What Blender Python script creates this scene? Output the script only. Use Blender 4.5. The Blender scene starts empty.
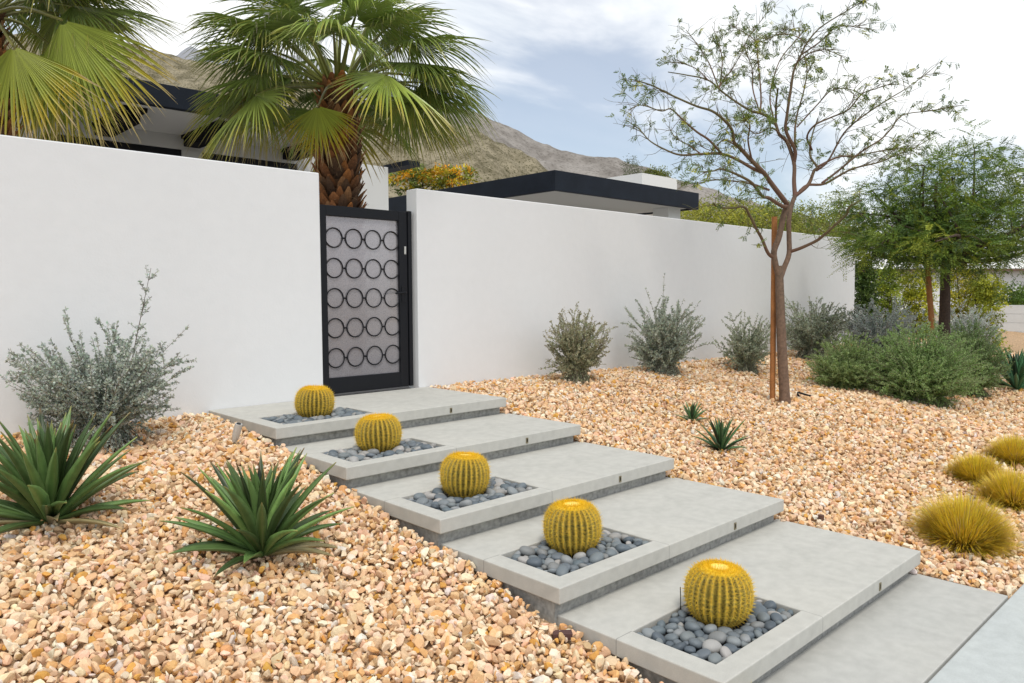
import bpy, bmesh, math, random
import numpy as np
from mathutils import Vector, Matrix

R = math.radians
rng = np.random.default_rng(7)
random.seed(7)
scn = bpy.context.scene
COL = scn.collection

# ------------------------------------------------------------------ camera, world, sun, exposure
YAW, PITCH, ROLL, FPX = -0.7609, 0.0607, -0.0048, 754.8
CAM = np.array([-2.680, -4.599, 1.020])
_r = np.array([math.cos(YAW), math.sin(YAW), 0]); _f = np.array([-math.sin(YAW), math.cos(YAW), 0]); _u = np.array([0, 0, 1.])
_f2 = _f*math.cos(PITCH) - _u*math.sin(PITCH); _u2 = _u*math.cos(PITCH) + _f*math.sin(PITCH)
CR = _r*math.cos(ROLL) + _u2*math.sin(ROLL); CU = -_r*math.sin(ROLL) + _u2*math.cos(ROLL); CF = _f2
cd = bpy.data.cameras.new('Camera'); cam = bpy.data.objects.new('Camera', cd); COL.objects.link(cam)
m = Matrix.Identity(4)
for i in range(3):
    m[i][0], m[i][1], m[i][2], m[i][3] = CR[i], CU[i], -CF[i], CAM[i]
cam.matrix_world = m
cd.sensor_width = 36; cd.lens = 36*FPX/1024; cd.clip_end = 6000; cd.clip_start = 0.05
scn.camera = cam

SUN_EL, SUN_AZ = 60, 208          # azimuth measured clockwise from +Y (north)
w = bpy.data.worlds.new('World'); scn.world = w; w.use_nodes = True
nt = w.node_tree; N = nt.nodes; L = nt.links; N.clear()
out = N.new('ShaderNodeOutputWorld'); bg = N.new('ShaderNodeBackground'); bg.inputs[1].default_value = 0.10
sky = N.new('ShaderNodeTexSky'); sky.sky_type = 'NISHITA'; sky.sun_disc = False
sky.sun_elevation = R(SUN_EL); sky.sun_rotation = R(SUN_AZ); sky.air_density = 1.0; sky.dust_density = 1.5; sky.ozone_density = 1.0
tc = N.new('ShaderNodeTexCoord'); sep = N.new('ShaderNodeSeparateXYZ'); L.new(tc.outputs['Generated'], sep.inputs[0])
def wm(op, a, b=None, c=None):
    n = N.new('ShaderNodeMath'); n.operation = op
    for i, v in enumerate((a, b, c)):
        if v is None: continue
        if isinstance(v, (int, float)): n.inputs[i].default_value = v
        else: L.new(v, n.inputs[i])
    return n.outputs[0]
zz = wm('ADD', wm('MAXIMUM', sep.outputs[2], 0.0), 0.22)
cx = wm('DIVIDE', sep.outputs[0], zz); cy = wm('DIVIDE', sep.outputs[1], zz)
comb = N.new('ShaderNodeCombineXYZ'); L.new(cx, comb.inputs[0]); L.new(cy, comb.inputs[1])
mp = N.new('ShaderNodeMapping'); mp.inputs['Rotation'].default_value = (0, 0, R(40)); mp.inputs['Scale'].default_value = (0.62, 1.25, 1)
mp.inputs['Location'].default_value = (7.7, 3.3, 0)
L.new(comb.outputs[0], mp.inputs[0])
ns = N.new('ShaderNodeTexNoise'); ns.inputs['Scale'].default_value = 1.15; ns.inputs['Detail'].default_value = 7; ns.inputs['Roughness'].default_value = 0.52; ns.inputs['Distortion'].default_value = 0.55
L.new(mp.outputs[0], ns.inputs['Vector'])
rp = N.new('ShaderNodeValToRGB'); rp.color_ramp.elements[0].position = 0.38; rp.color_ramp.elements[1].position = 0.58
rp.color_ramp.interpolation = 'EASE'
L.new(ns.outputs[0], rp.inputs[0])
fac = wm('ADD', wm('MULTIPLY', rp.outputs[0], 0.70), 0.28)
ns2 = N.new('ShaderNodeTexNoise'); ns2.inputs['Scale'].default_value = 2.1; ns2.inputs['Detail'].default_value = 5
L.new(mp.outputs[0], ns2.inputs['Vector'])
cr2 = N.new('ShaderNodeValToRGB'); cr2.color_ramp.elements[0].position = 0.3; cr2.color_ramp.elements[1].position = 0.62
cr2.color_ramp.elements[0].color = (7.0, 7.45, 7.8, 1); cr2.color_ramp.elements[1].color = (9.2, 9.2, 9.15, 1)
L.new(ns2.outputs[0], cr2.inputs[0])
mx = N.new('ShaderNodeMix'); mx.data_type = 'RGBA'; L.new(fac, mx.inputs[0]); L.new(sky.outputs[0], mx.inputs[6]); L.new(cr2.outputs[0], mx.inputs[7])
L.new(mx.outputs[2], bg.inputs[0]); L.new(bg.outputs[0], out.inputs[0])

sd = bpy.data.lights.new('Sun', 'SUN'); sd.energy = 1.5; sd.angle = R(15); sd.color = (1.0, 0.95, 0.87)
sun = bpy.data.objects.new('Sun', sd); COL.objects.link(sun)
sv = Vector((math.sin(R(SUN_AZ))*math.cos(R(SUN_EL)), math.cos(R(SUN_AZ))*math.cos(R(SUN_EL)), math.sin(R(SUN_EL))))
sun.rotation_euler = sv.to_track_quat('Z', 'Y').to_euler(); sun.location = (-4, -10, 14)
vs = scn.view_settings; vs.view_transform = 'Standard'; vs.look = 'None'; vs.gamma = 1; vs.use_curve_mapping = False; vs.exposure = 0.45
scn.render.engine = 'CYCLES'; scn.cycles.use_denoising = True; scn.cycles.max_bounces = 6; scn.cycles.transparent_max_bounces = 8

# ------------------------------------------------------------------ helpers
def ray(px, py): return CF + CR*(px-512)/FPX - CU*(py-341.5)/FPX
def at(px, py, d): return CAM + ray(px, py)*d
def at_y(px, py, y): d = ray(px, py); return CAM + d*(y-CAM[1])/d[1]
def at_z(px, py, z): d = ray(px, py); return CAM + d*(z-CAM[2])/d[2]
def depth(P): return float((np.asarray(P)-CAM) @ CF)

def link(name, me, mat, parent=None, loc=None, smooth=False):
    o = bpy.data.objects.new(name, me); COL.objects.link(o)
    if mat is not None:
        for mm in (mat if isinstance(mat, (list, tuple)) else [mat]): me.materials.append(mm)
    if parent is not None: o.parent = parent
    if loc is not None: o.location = loc
    return o

class G:
    def __init__(s): s.V = []; s.Q = []; s.T = []; s.C = []; s.n = 0
    def add(s, V, F, col=None):
        V = np.asarray(V, float).reshape(-1, 3); F = np.asarray(F, int)
        (s.Q if F.shape[1] == 4 else s.T).append(F + s.n)
        s.V.append(V)
        c = np.ones((len(V), 3))*0.5 if col is None else np.broadcast_to(np.asarray(col, float), (len(V), 3))
        s.C.append(c); s.n += len(V)
    def box(s, a, b, col=None):
        (x0, y0, z0), (x1, y1, z1) = np.minimum(a, b), np.maximum(a, b)
        V = [(x0,y0,z0),(x1,y0,z0),(x1,y1,z0),(x0,y1,z0),(x0,y0,z1),(x1,y0,z1),(x1,y1,z1),(x0,y1,z1)]
        s.add(V, [(0,3,2,1),(4,5,6,7),(0,1,5,4),(1,2,6,5),(2,3,7,6),(3,0,4,7)], col)
    def tube(s, P, rad, k=6, col=None, cap=True, ref=None):
        P = np.asarray(P, float); n = len(P); rad = np.broadcast_to(rad, n)
        T = np.gradient(P, axis=0); T /= np.linalg.norm(T, axis=1)[:, None]+1e-12
        if ref is None: ref = np.array([0, 0, 1.]) if abs(T[0][2]) < 0.9 else np.array([1., 0, 0])
        A = np.cross(T, ref); A /= np.linalg.norm(A, axis=1)[:, None]+1e-12; B = np.cross(T, A)
        th = np.arange(k)*2*math.pi/k
        V = (P[:, None] + rad[:, None, None]*(np.cos(th)[None, :, None]*A[:, None] + np.sin(th)[None, :, None]*B[:, None])).reshape(-1, 3)
        i = np.arange(n-1)[:, None]*k; j = np.arange(k)[None]; j2 = (j+1) % k
        F = np.stack([i+j, i+j2, i+k+j2, i+k+j], -1).reshape(-1, 4)
        if col is not None and np.ndim(col) == 2: col = np.repeat(col, k, axis=0)
        s.add(V, F, col)
        if cap and k >= 3:
            for base in (0, (n-1)*k):
                s.add(np.vstack([V[base:base+k], V[base:base+k].mean(0)]), [(a, (a+1) % k, k) for a in range(k)], None if col is None else (np.asarray(col)[base] if np.ndim(col) == 2 else col))
    def leaves(s, P, D, Nn, ln, wd, col, bend=0.15):
        """flat pointed leaves: base, left, tip, right"""
        P = np.asarray(P, float); n = len(P)
        D = D/(np.linalg.norm(D, axis=1)[:, None]+1e-9)
        S = np.cross(D, Nn); S /= np.linalg.norm(S, axis=1)[:, None]+1e-9
        U = np.cross(S, D)
        ln = np.broadcast_to(ln, n)[:, None]; wd = np.broadcast_to(wd, n)[:, None]
        mid = P + D*ln*0.5 + U*ln*bend
        V = np.stack([P, mid+S*wd*0.5, P+D*ln, mid-S*wd*0.5], 1).reshape(-1, 3)
        F = np.arange(n*4).reshape(-1, 4)
        c = np.repeat(np.broadcast_to(col, (n, 3)), 4, axis=0)
        s.add(V, F, c)
    def build(s, name, mat, parent=None, smooth=False, loc=None):
        V = np.vstack(s.V); C = np.vstack(s.C)
        off = np.zeros(3)
        if loc is not None: off = np.asarray(loc, float)
        elif parent is not None:
            p = parent
            while p is not None: off = off + np.array(p.location); p = p.parent
        V = V - off
        Q = np.vstack(s.Q) if s.Q else np.zeros((0, 4), int); T = np.vstack(s.T) if s.T else np.zeros((0, 3), int)
        me = bpy.data.meshes.new(name)
        me.vertices.add(len(V)); me.vertices.foreach_set('co', V.astype(np.float32).ravel())
        nl = Q.size + T.size; me.loops.add(nl); me.polygons.add(len(Q)+len(T))
        me.loops.foreach_set('vertex_index', np.concatenate([Q.ravel(), T.ravel()]).astype(np.int32))
        ls = np.concatenate([np.arange(len(Q))*4, Q.size + np.arange(len(T))*3]).astype(np.int32)
        me.polygons.foreach_set('loop_start', ls)
        me.polygons.foreach_set('use_smooth', np.full(len(ls), smooth))
        a = me.attributes.new('Col', 'FLOAT_COLOR', 'POINT')
        a.data.foreach_set('color', np.hstack([C, np.ones((len(C), 1))]).astype(np.float32).ravel())
        me.update(); me.validate()
        return link(name, me, mat, parent, loc)

def unit(v): v = np.asarray(v, float); return v/(np.linalg.norm(v, axis=-1, keepdims=True)+1e-12)
def rdir(n): return unit(rng.normal(size=(n, 3)))
def cvar(base, n, s=0.15, hue=0.08):
    b = np.asarray(base, float); return np.clip(b*(1+rng.normal(0, s, (n, 1)))*(1+rng.normal(0, hue, (n, 3))), 0.004, 1)
def bez(P, n):
    """smooth curve through points (Catmull-Rom)"""
    P = np.asarray(P, float)
    if len(P) == 2: t = np.linspace(0, 1, n)[:, None]; return P[0]*(1-t)+P[1]*t
    Q = np.vstack([2*P[0]-P[1], P, 2*P[-1]-P[-2]]); out = []
    for t in np.linspace(0, len(P)-1-1e-9, n):
        i = int(t); u = t-i; a, b, c, d = Q[i:i+4]
        out.append(0.5*((2*b)+(-a+c)*u+(2*a-5*b+4*c-d)*u*u+(-a+3*b-3*c+d)*u**3))
    return np.array(out)

def thing(name, label, cat, loc, group=None):
    o = bpy.data.objects.new(name, None); COL.objects.link(o); o.location = tuple(float(v) for v in loc); o.empty_display_size = 0.1
    return tag(o, label, cat, group)
def tag(o, label=None, cat=None, group=None, kind=None):
    if label: o['label'] = label
    if cat: o['category'] = cat
    if group: o['group'] = group
    if kind: o['kind'] = kind
    return o
def bevel(o, wdt, seg=2):
    md = o.modifiers.new('Bevel', 'BEVEL'); md.width = wdt; md.segments = seg; md.limit_method = 'ANGLE'; md.angle_limit = R(40)
    return o

# ------------------------------------------------------------------ materials
def mat(name, col=(0.5, 0.5, 0.5), rough=0.7, metal=0.0, attr=False, noise=None, bump=None, trans=0.0, spec=0.5, extra=None):
    """noise = list of (scale, detail, [(pos, mult)...]) multiplying the base colour; bump = list of (scale, strength, distance)"""
    mm = bpy.data.materials.new(name); mm.use_nodes = True; t = mm.node_tree; n = t.nodes; l = t.links
    b = n['Principled BSDF']; b.inputs['Roughness'].default_value = rough; b.inputs['Metallic'].default_value = metal
    b.inputs['Specular IOR Level'].default_value = spec
    if attr:
        a = n.new('ShaderNodeAttribute'); a.attribute_name = 'Col'; c = a.outputs['Color']
    else:
        rgb = n.new('ShaderNodeRGB'); rgb.outputs[0].default_value = (*col, 1); c = rgb.outputs[0]
    co = n.new('ShaderNodeTexCoord').outputs['Object']
    for (sc, det, stops) in (noise or []):
        x = n.new('ShaderNodeTexNoise'); x.inputs['Scale'].default_value = sc; x.inputs['Detail'].default_value = det; l.new(co, x.inputs['Vector'])
        r = n.new('ShaderNodeValToRGB'); el = r.color_ramp.elements
        while len(el) < len(stops): el.new(0.5)
        for e, (p, v) in zip(el, stops): e.position = p; e.color = (v, v, v, 1) if isinstance(v, (int, float)) else (*v, 1)
        l.new(x.outputs[0], r.inputs[0])
        k = n.new('ShaderNodeMix'); k.data_type = 'RGBA'; k.blend_type = 'MULTIPLY'; k.inputs[0].default_value = 1
        l.new(c, k.inputs[6]); l.new(r.outputs[0], k.inputs[7]); c = k.outputs[2]
    if extra: c = extra(n, l, c, co)
    l.new(c, b.inputs['Base Color'])
    prev = None
    for (sc, st, di) in (bump or []):
        x = n.new('ShaderNodeTexNoise'); x.inputs['Scale'].default_value = sc; x.inputs['Detail'].default_value = 6; l.new(co, x.inputs['Vector'])
        bp = n.new('ShaderNodeBump'); bp.inputs['Strength'].default_value = st; bp.inputs['Distance'].default_value = di; l.new(x.outputs[0], bp.inputs['Height'])
        if prev is not None: l.new(prev, bp.inputs['Normal'])
        prev = bp.outputs[0]
    if prev is not None: l.new(prev, b.inputs['Normal'])
    if trans > 0:
        tr = n.new('ShaderNodeBsdfTranslucent'); l.new(c, tr.inputs[0])
        ms = n.new('ShaderNodeMixShader'); ms.inputs[0].default_value = trans
        l.new(b.outputs[0], ms.inputs[1]); l.new(tr.outputs[0], ms.inputs[2]); l.new(ms.outputs[0], n['Material Output'].inputs[0])
    return mm

M = {}
M['stucco'] = mat('white_stucco', (0.735, 0.745, 0.755), 0.9, noise=[(0.7, 4, [(0.3, 0.965), (0.7, 1.0)]), (9, 6, [(0.3, 0.98), (0.7, 1.0)])], bump=[(60, 0.2, 0.004), (6, 0.25, 0.012)], spec=0.2)
def joints(n, l, c, co):
    s = n.new('ShaderNodeSeparateXYZ'); l.new(co, s.inputs[0])
    def mth(op, a, b=0.0):
        q = n.new('ShaderNodeMath'); q.operation = op
        for i, v in enumerate((a, b)):
            if isinstance(v, (int, float)): q.inputs[i].default_value = v
            else: l.new(v, q.inputs[i])
        return q.outputs[0]
    j1 = mth('MULTIPLY', mth('LESS_THAN', mth('ABSOLUTE', mth('SUBTRACT', s.outputs[1], 0.598)), 0.0022), mth('LESS_THAN', s.outputs[0], 0.131))
    j2 = mth('MULTIPLY', mth('LESS_THAN', mth('ABSOLUTE', mth('SUBTRACT', s.outputs[0], 0.985)), 0.0018), mth('LESS_THAN', s.outputs[1], 0.121))
    j = mth('MINIMUM', mth('ADD', j1, j2), 1.0)
    k = n.new('ShaderNodeMix'); k.data_type = 'RGBA'; l.new(mth('MULTIPLY', j, 0.6), k.inputs[0]); l.new(c, k.inputs[6]); k.inputs[7].default_value = (0.08, 0.08, 0.075, 1)
    return k.outputs[2]
CONC = [(1.3, 6, [(0.28, (0.93, 0.935, 0.93)), (0.5, 0.99), (0.72, (1.03, 1.025, 1.01))]), (5, 7, [(0.34, 0.95), (0.48, 1.0)]), (14, 6, [(0.35, 0.93), (0.65, 1.03)]), (220, 2, [(0.3, 0.9), (0.6, 1.02)])]
M['concrete'] = mat('smooth_concrete', (0.485, 0.48, 0.445), 0.8, noise=CONC, bump=[(90, 0.10, 0.003), (400, 0.12, 0.001)], extra=joints, spec=0.3)
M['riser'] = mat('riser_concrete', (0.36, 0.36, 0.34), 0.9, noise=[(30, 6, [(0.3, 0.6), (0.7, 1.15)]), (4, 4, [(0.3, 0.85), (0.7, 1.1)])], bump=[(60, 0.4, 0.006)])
M['path'] = mat('path_concrete', (0.455, 0.455, 0.43), 0.85, noise=CONC, bump=[(90, 0.12, 0.003), (400, 0.12, 0.001)], spec=0.3)
M['sidewalk'] = mat('sidewalk_concrete', (0.47, 0.50, 0.495), 0.85, noise=CONC, bump=[(120, 0.15, 0.003)], spec=0.3)
M['asphalt'] = mat('asphalt', (0.05, 0.05, 0.052), 0.9, noise=[(80, 4, [(0.3, 0.7), (0.7, 1.3)])], bump=[(200, 0.4, 0.004)])
M['bed'] = mat('gravel_bed', (0.42, 0.28, 0.16), 0.95, noise=[(25, 5, [(0.3, 0.6), (0.7, 1.3)])], bump=[(30, 0.8, 0.02)])
M['desert'] = mat('desert_ground', (0.33, 0.27, 0.20), 0.95, noise=[(0.05, 6, [(0.3, 0.8), (0.7, 1.15)]), (2, 5, [(0.3, 0.8), (0.7, 1.1)])])
M['stone'] = mat('gravel_stone', attr=True, rough=0.85, noise=[(70, 4, [(0.3, 0.86), (0.7, 1.07)])], spec=0.25)
M['pebble'] = mat('beach_pebble', attr=True, rough=0.55, noise=[(40, 5, [(0.3, 0.82), (0.7, 1.12)])], spec=0.4)
M['soil'] = mat('dark_soil', (0.035, 0.035, 0.038), 0.95)
M['leaf'] = mat('leaf', attr=True, rough=0.5, trans=0.25, spec=0.35)
M['waxleaf'] = mat('agave_leaf', attr=True, rough=0.42, noise=[(14, 4, [(0.3, 0.8), (0.7, 1.12)])], spec=0.45)
M['frond'] = mat('palm_leaf', attr=True, rough=0.34, trans=0.22, spec=0.5)
M['bark'] = mat('bark', attr=True, rough=0.9, noise=[(30, 5, [(0.3, 0.65), (0.7, 1.2)])], bump=[(45, 0.5, 0.01)])
M['twig'] = mat('twig_bark', attr=True, rough=0.8)
M['boots'] = mat('palm_boots', attr=True, rough=0.85, noise=[(40, 5, [(0.3, 0.65), (0.7, 1.2)])], bump=[(60, 0.5, 0.008)])
M['cactus'] = mat('cactus_skin', attr=True, rough=0.6)
M['spine'] = mat('cactus_spine', attr=True, rough=0.5, trans=0.50)
M['black'] = mat('black_powder_coat', (0.007, 0.008, 0.011), 0.45, spec=0.25, noise=[(300, 2, [(0.3, 0.9), (0.7, 1.1)])])
M['fascia'] = mat('dark_fascia', (0.010, 0.014, 0.022), 0.6, spec=0.2, noise=[(3, 4, [(0.3, 0.8), (0.7, 1.2)]), (40, 3, [(0.3, 0.9), (0.7, 1.1)])])
M['beam'] = mat('black_beam', (0.006, 0.006, 0.008), 0.7, spec=0.15)
M['soffit'] = mat('soffit', (0.62, 0.60, 0.55), 0.9)
M['hstucco'] = mat('house_stucco', (0.58, 0.57, 0.54), 0.9, noise=[(2, 4, [(0.3, 0.94), (0.7, 1.03)])])
M['white'] = mat('white_paint', (0.75, 0.75, 0.73), 0.8)
M['glass'] = mat('window_glass', (0.02, 0.025, 0.03), 0.04, spec=0.9)
M['post'] = mat('stained_wood', (0.36, 0.145, 0.04), 0.75, noise=[(6, 6, [(0.3, 0.7), (0.7, 1.15)]), (60, 4, [(0.3, 0.8), (0.7, 1.1)])], bump=[(80, 0.3, 0.003)])
M['steel'] = mat('brushed_steel', (0.55, 0.55, 0.53), 0.45, metal=0.35)
M['bronze'] = mat('bronze', (0.20, 0.17, 0.10), 0.5, metal=0.3)
M['block'] = mat('block_wall', (0.62, 0.63, 0.63), 0.9, noise=[(4, 4, [(0.3, 0.93), (0.7, 1.02)])])
M['tile'] = mat('grey_roof', (0.26, 0.25, 0.24), 0.85, noise=[(8, 4, [(0.3, 0.8), (0.7, 1.1)])])
M['paving'] = mat('courtyard_paving', (0.34, 0.33, 0.33), 0.8, noise=[(2, 4, [(0.3, 0.9), (0.7, 1.05)])])
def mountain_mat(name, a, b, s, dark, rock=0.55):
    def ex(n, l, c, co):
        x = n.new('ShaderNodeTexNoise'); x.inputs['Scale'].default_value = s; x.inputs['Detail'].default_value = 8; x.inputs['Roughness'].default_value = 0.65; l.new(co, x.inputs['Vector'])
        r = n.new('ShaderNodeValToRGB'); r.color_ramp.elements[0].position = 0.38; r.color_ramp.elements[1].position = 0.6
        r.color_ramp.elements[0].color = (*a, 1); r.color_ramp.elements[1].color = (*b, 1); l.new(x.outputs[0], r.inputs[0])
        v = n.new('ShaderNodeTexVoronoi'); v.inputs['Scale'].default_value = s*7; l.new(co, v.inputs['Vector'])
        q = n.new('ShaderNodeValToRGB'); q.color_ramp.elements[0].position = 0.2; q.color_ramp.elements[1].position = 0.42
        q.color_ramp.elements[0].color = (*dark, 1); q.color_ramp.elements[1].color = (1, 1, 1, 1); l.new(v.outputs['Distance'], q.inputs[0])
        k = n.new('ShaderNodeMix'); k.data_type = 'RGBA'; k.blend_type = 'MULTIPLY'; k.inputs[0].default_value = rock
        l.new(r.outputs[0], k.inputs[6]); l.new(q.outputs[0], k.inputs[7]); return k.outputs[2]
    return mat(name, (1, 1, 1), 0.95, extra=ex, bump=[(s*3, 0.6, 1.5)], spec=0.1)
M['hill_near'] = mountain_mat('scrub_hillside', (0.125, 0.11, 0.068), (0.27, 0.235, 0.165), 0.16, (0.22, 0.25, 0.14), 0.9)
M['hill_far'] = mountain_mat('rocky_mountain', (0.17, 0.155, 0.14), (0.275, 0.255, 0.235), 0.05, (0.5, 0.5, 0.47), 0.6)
M['hill_blue'] = mountain_mat('distant_mountain', (0.26, 0.27, 0.30), (0.36, 0.37, 0.40), 0.008, (0.7, 0.7, 0.72), 0.4)  # distance haze is put into the pale blue grey colour, no volume
def screen_mat():
    mm = mat('perforated_screen', (0.40, 0.385, 0.41), 0.14, metal=0.4, noise=[(160, 2, [(0.35, 0.84), (0.65, 1.12)])])
    t = mm.node_tree; n = t.nodes; l = t.links
    tr = n.new('ShaderNodeBsdfTransparent'); ms = n.new('ShaderNodeMixShader'); ms.inputs[0].default_value = 0.30
    l.new(n['Principled BSDF'].outputs[0], ms.inputs[1]); l.new(tr.outputs[0], ms.inputs[2]); l.new(ms.outputs[0], n['Material Output'].inputs[0])
    return mm
M['screen'] = screen_mat()

# ------------------------------------------------------------------ dimensions of the stairs and the slope
W = 2.46
SX = [0.0, 0.05, 0.10, 0.15, 0.20]
SY = [0.885, -0.060, -1.042, -1.978, -2.910]
SZ = [0.0, -0.165, -0.332, -0.505, -0.680]
TH = 0.091
WALL_Y = 2.20
PATH_Z = -0.855
KERB_Y = -3.40
_ys = np.array([-3.45, -2.91, -1.98, -1.04, -0.06, 0.885, 1.5, 2.2, 30])
_zl = np.array([-0.90, -0.865, -0.715, -0.52, -0.335, -0.145, -0.075, -0.04, 0.0])
_zr = np.array([-0.87, -0.845, -0.675, -0.50, -0.325, -0.155, -0.06, -0.015, 0.0])
_zf = np.array([-0.87, -0.78, -0.62, -0.48, -0.34, -0.20, -0.12, -0.06, -0.06])
def gz(x, y):
    x = np.asarray(x, float); y = np.asarray(y, float)
    a = np.interp(y, _ys, _zl); b = np.interp(y, _ys, _zr); c = np.interp(y, _ys, _zf)
    t = np.clip((x-3.0)/5.0, 0, 1); t = t*t*(3-2*t)
    r = b*(1-t)+c*t
    s = np.clip((x-0.6)/1.2, 0, 1)
    z = a*(1-s)+r*s
    fade = np.clip(np.minimum((y+3.2)/1.0, (2.2-y)/0.8), 0, 1)*np.clip(np.maximum(-x/0.8, (x-2.8)/1.5), 0, 1)
    return z + fade*(0.035*np.sin(1.3*x+0.7*y)+0.03*np.sin(2.1*y-0.6*x+1.0))
def on_ground(px, py):
    d = ray(px, py); lo, hi = 1.0, 60.0
    for t in np.linspace(1, 60, 3000):
        P = CAM+d*t
        if P[2] <= gz(P[0], P[1]): return P
    return P

# ------------------------------------------------------------------ ground, pavements, hills
g = G(); g.add([(-3000,-3000,-1.05),(3000,-3000,-1.05),(3000,3000,-1.05),(-3000,3000,-1.05)], [(0,1,2,3)])
tag(g.build('ground', M['desert']), 'sandy desert ground reaching the hills', None, None, 'structure')
g = G(); g.box((-14, -5.3, -1.0), (40, KERB_Y-0.012, PATH_Z-0.002))
bevel(tag(g.build('sidewalk', M['sidewalk'], loc=(0, -4.4, -0.86)), 'pale concrete sidewalk running past the gravel slope', None, None, 'structure'), 0.008)
g = G(); g.box((-14, -5.46, -1.02), (40, -5.305, PATH_Z)); tag(g.build('kerb', M['sidewalk']), 'concrete kerb between sidewalk and street', None, None, 'structure')
g = G(); g.box((-40, -13.5, -1.04), (60, -5.465, -0.985)); tag(g.build('road', M['asphalt']), 'dark asphalt street beside the kerb', None, None, 'structure')
g = G(); g.box((0.25, KERB_Y, -1.0), (0.25+W, SY[4]+0.2, PATH_Z))
bevel(tag(g.build('path', M['path'], loc=(0.25, -3.4, PATH_Z)), 'flat concrete landing at the foot of the steps', None, None, 'structure'), 0.006)
# gravel bed surface
gx = np.concatenate([np.linspace(-9, -0.1, 60), np.linspace(-0.08, 0.3, 20), np.linspace(0.4, 2.4, 20), np.linspace(2.42, 2.8, 20), np.linspace(2.9, 9, 50), np.linspace(9.3, 30, 60)]); gy = np.linspace(KERB_Y+0.005, 2.3, 141)
X, Y = np.meshgrid(gx, gy, indexing='ij'); Z = gz(X, Y)-0.022
for k in range(5):      # dug out where the steps stand
    yb = 2.3 if k == 0 else SY[k-1]+0.10
    Z = np.where((X > SX[k]-0.012) & (X < SX[k]+W+0.012) & (Y > SY[k]-0.012) & (Y < yb), np.minimum(Z, SZ[k]-0.22), Z)
Z = np.where((X > 0.235) & (X < 0.265+W) & (Y < SY[4]+0.08), np.minimum(Z, PATH_Z-0.03), Z)
nx, ny = X.shape
idx = np.arange(nx*ny).reshape(nx, ny)
F = np.stack([idx[:-1,:-1], idx[1:,:-1], idx[1:,1:], idx[:-1,1:]], -1).reshape(-1, 4)
# leave out the cells under the steps and the landing
cxm = (X[:-1,:-1]+X[1:,1:])/2; cym = (Y[:-1,:-1]+Y[1:,1:])/2
keep = ~((cxm > 0.32) & (cxm < 2.38) & (cym < 2.0))
g = G(); g.add(np.stack([X, Y, Z], -1).reshape(-1, 3), F[keep.ravel()])
tag(g.build('terrain', M['bed'], smooth=True), 'sloping bed of tan gravel below the white wall', None, None, 'structure')
g = G(); g.box((-12, 2.36, -1.0), (14.2, 30, -0.015)); tag(g.build('courtyard_floor', M['paving']), 'grey paved courtyard behind the wall', None, None, 'structure')
g = G(); g.box((14.21, 2.31, -1.0), (60, 45, -0.06)); tag(g.build('neighbour_yard', M['desert']), 'bare yard beyond the end of the wall', None, None, 'structure')

def fbm(x, y, seed, octs=6):
    r = np.random.default_rng(seed); v = 0
    for o in range(octs):
        f = 2.0**o
        for _ in range(3):
            a = r.uniform(0, 2*math.pi); ph = r.uniform(0, 6.28)
            v = v + np.sin((np.cos(a)*x+np.sin(a)*y)*f*1.0+ph)/f/3
    return v
def hill(name, prof, d, spread, mt, label, seed, amp):
    px = np.array([p[0] for p in prof], float); py = np.array([p[1] for p in prof], float)
    us = np.linspace(px[0], px[-1], 260); vs_ = np.concatenate([np.linspace(-1, 0, 60), np.linspace(0.06, 1, 12)])
    zr = np.interp(us, px, py)
    V = np.zeros((len(us), len(vs_), 3))
    for i, (u, p) in enumerate(zip(us, zr)):
        P = at(u, p, d); hgt = P[2]
        dirh = unit(np.array([P[0]-CAM[0], P[1]-CAM[1], 0]))
        for j, v in enumerate(vs_):
            q = P + dirh*v*spread
            V[i, j] = (q[0], q[1], 0)
            V[i, j, 2] = hgt*(1-abs(v)**1.15) - 3*abs(v)
    nse = fbm(V[..., 0]/spread*9, V[..., 1]/spread*9, seed)
    k = (np.clip(1-np.abs(vs_), 0, 1)**0.5)*np.clip(np.abs(vs_)*6+0.10, 0, 1)
    V[..., 2] += nse*amp*k[None]
    V[..., 2] += (fbm(V[..., 0]/spread*60, V[..., 1]/spread*60, seed+1, 3)*amp*0.10)*(1-np.abs(vs_))[None]
    n1, n2 = V.shape[:2]; id_ = np.arange(n1*n2).reshape(n1, n2)
    F = np.stack([id_[:-1,:-1], id_[1:,:-1], id_[1:,1:], id_[:-1,1:]], -1).reshape(-1, 4)
    g = G(); g.add(V.reshape(-1, 3), F)
    return tag(g.build(name, mt, smooth=True), label, None, None, 'structure')
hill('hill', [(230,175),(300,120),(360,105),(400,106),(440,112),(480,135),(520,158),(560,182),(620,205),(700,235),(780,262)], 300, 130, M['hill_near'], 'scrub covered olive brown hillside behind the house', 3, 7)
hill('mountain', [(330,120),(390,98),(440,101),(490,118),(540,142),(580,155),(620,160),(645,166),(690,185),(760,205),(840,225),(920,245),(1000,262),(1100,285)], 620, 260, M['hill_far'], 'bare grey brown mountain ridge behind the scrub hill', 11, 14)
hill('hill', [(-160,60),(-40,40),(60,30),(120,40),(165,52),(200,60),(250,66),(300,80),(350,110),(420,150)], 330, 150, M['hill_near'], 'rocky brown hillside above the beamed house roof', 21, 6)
hill('distant_hills', [(120,90),(165,62),(190,46),(205,52),(230,60),(255,50),(300,56),(340,70),(400,120)], 1500, 420, M['hill_blue'], 'hazy blue ridge peeking over the brown hillside', 31, 20)

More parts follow.
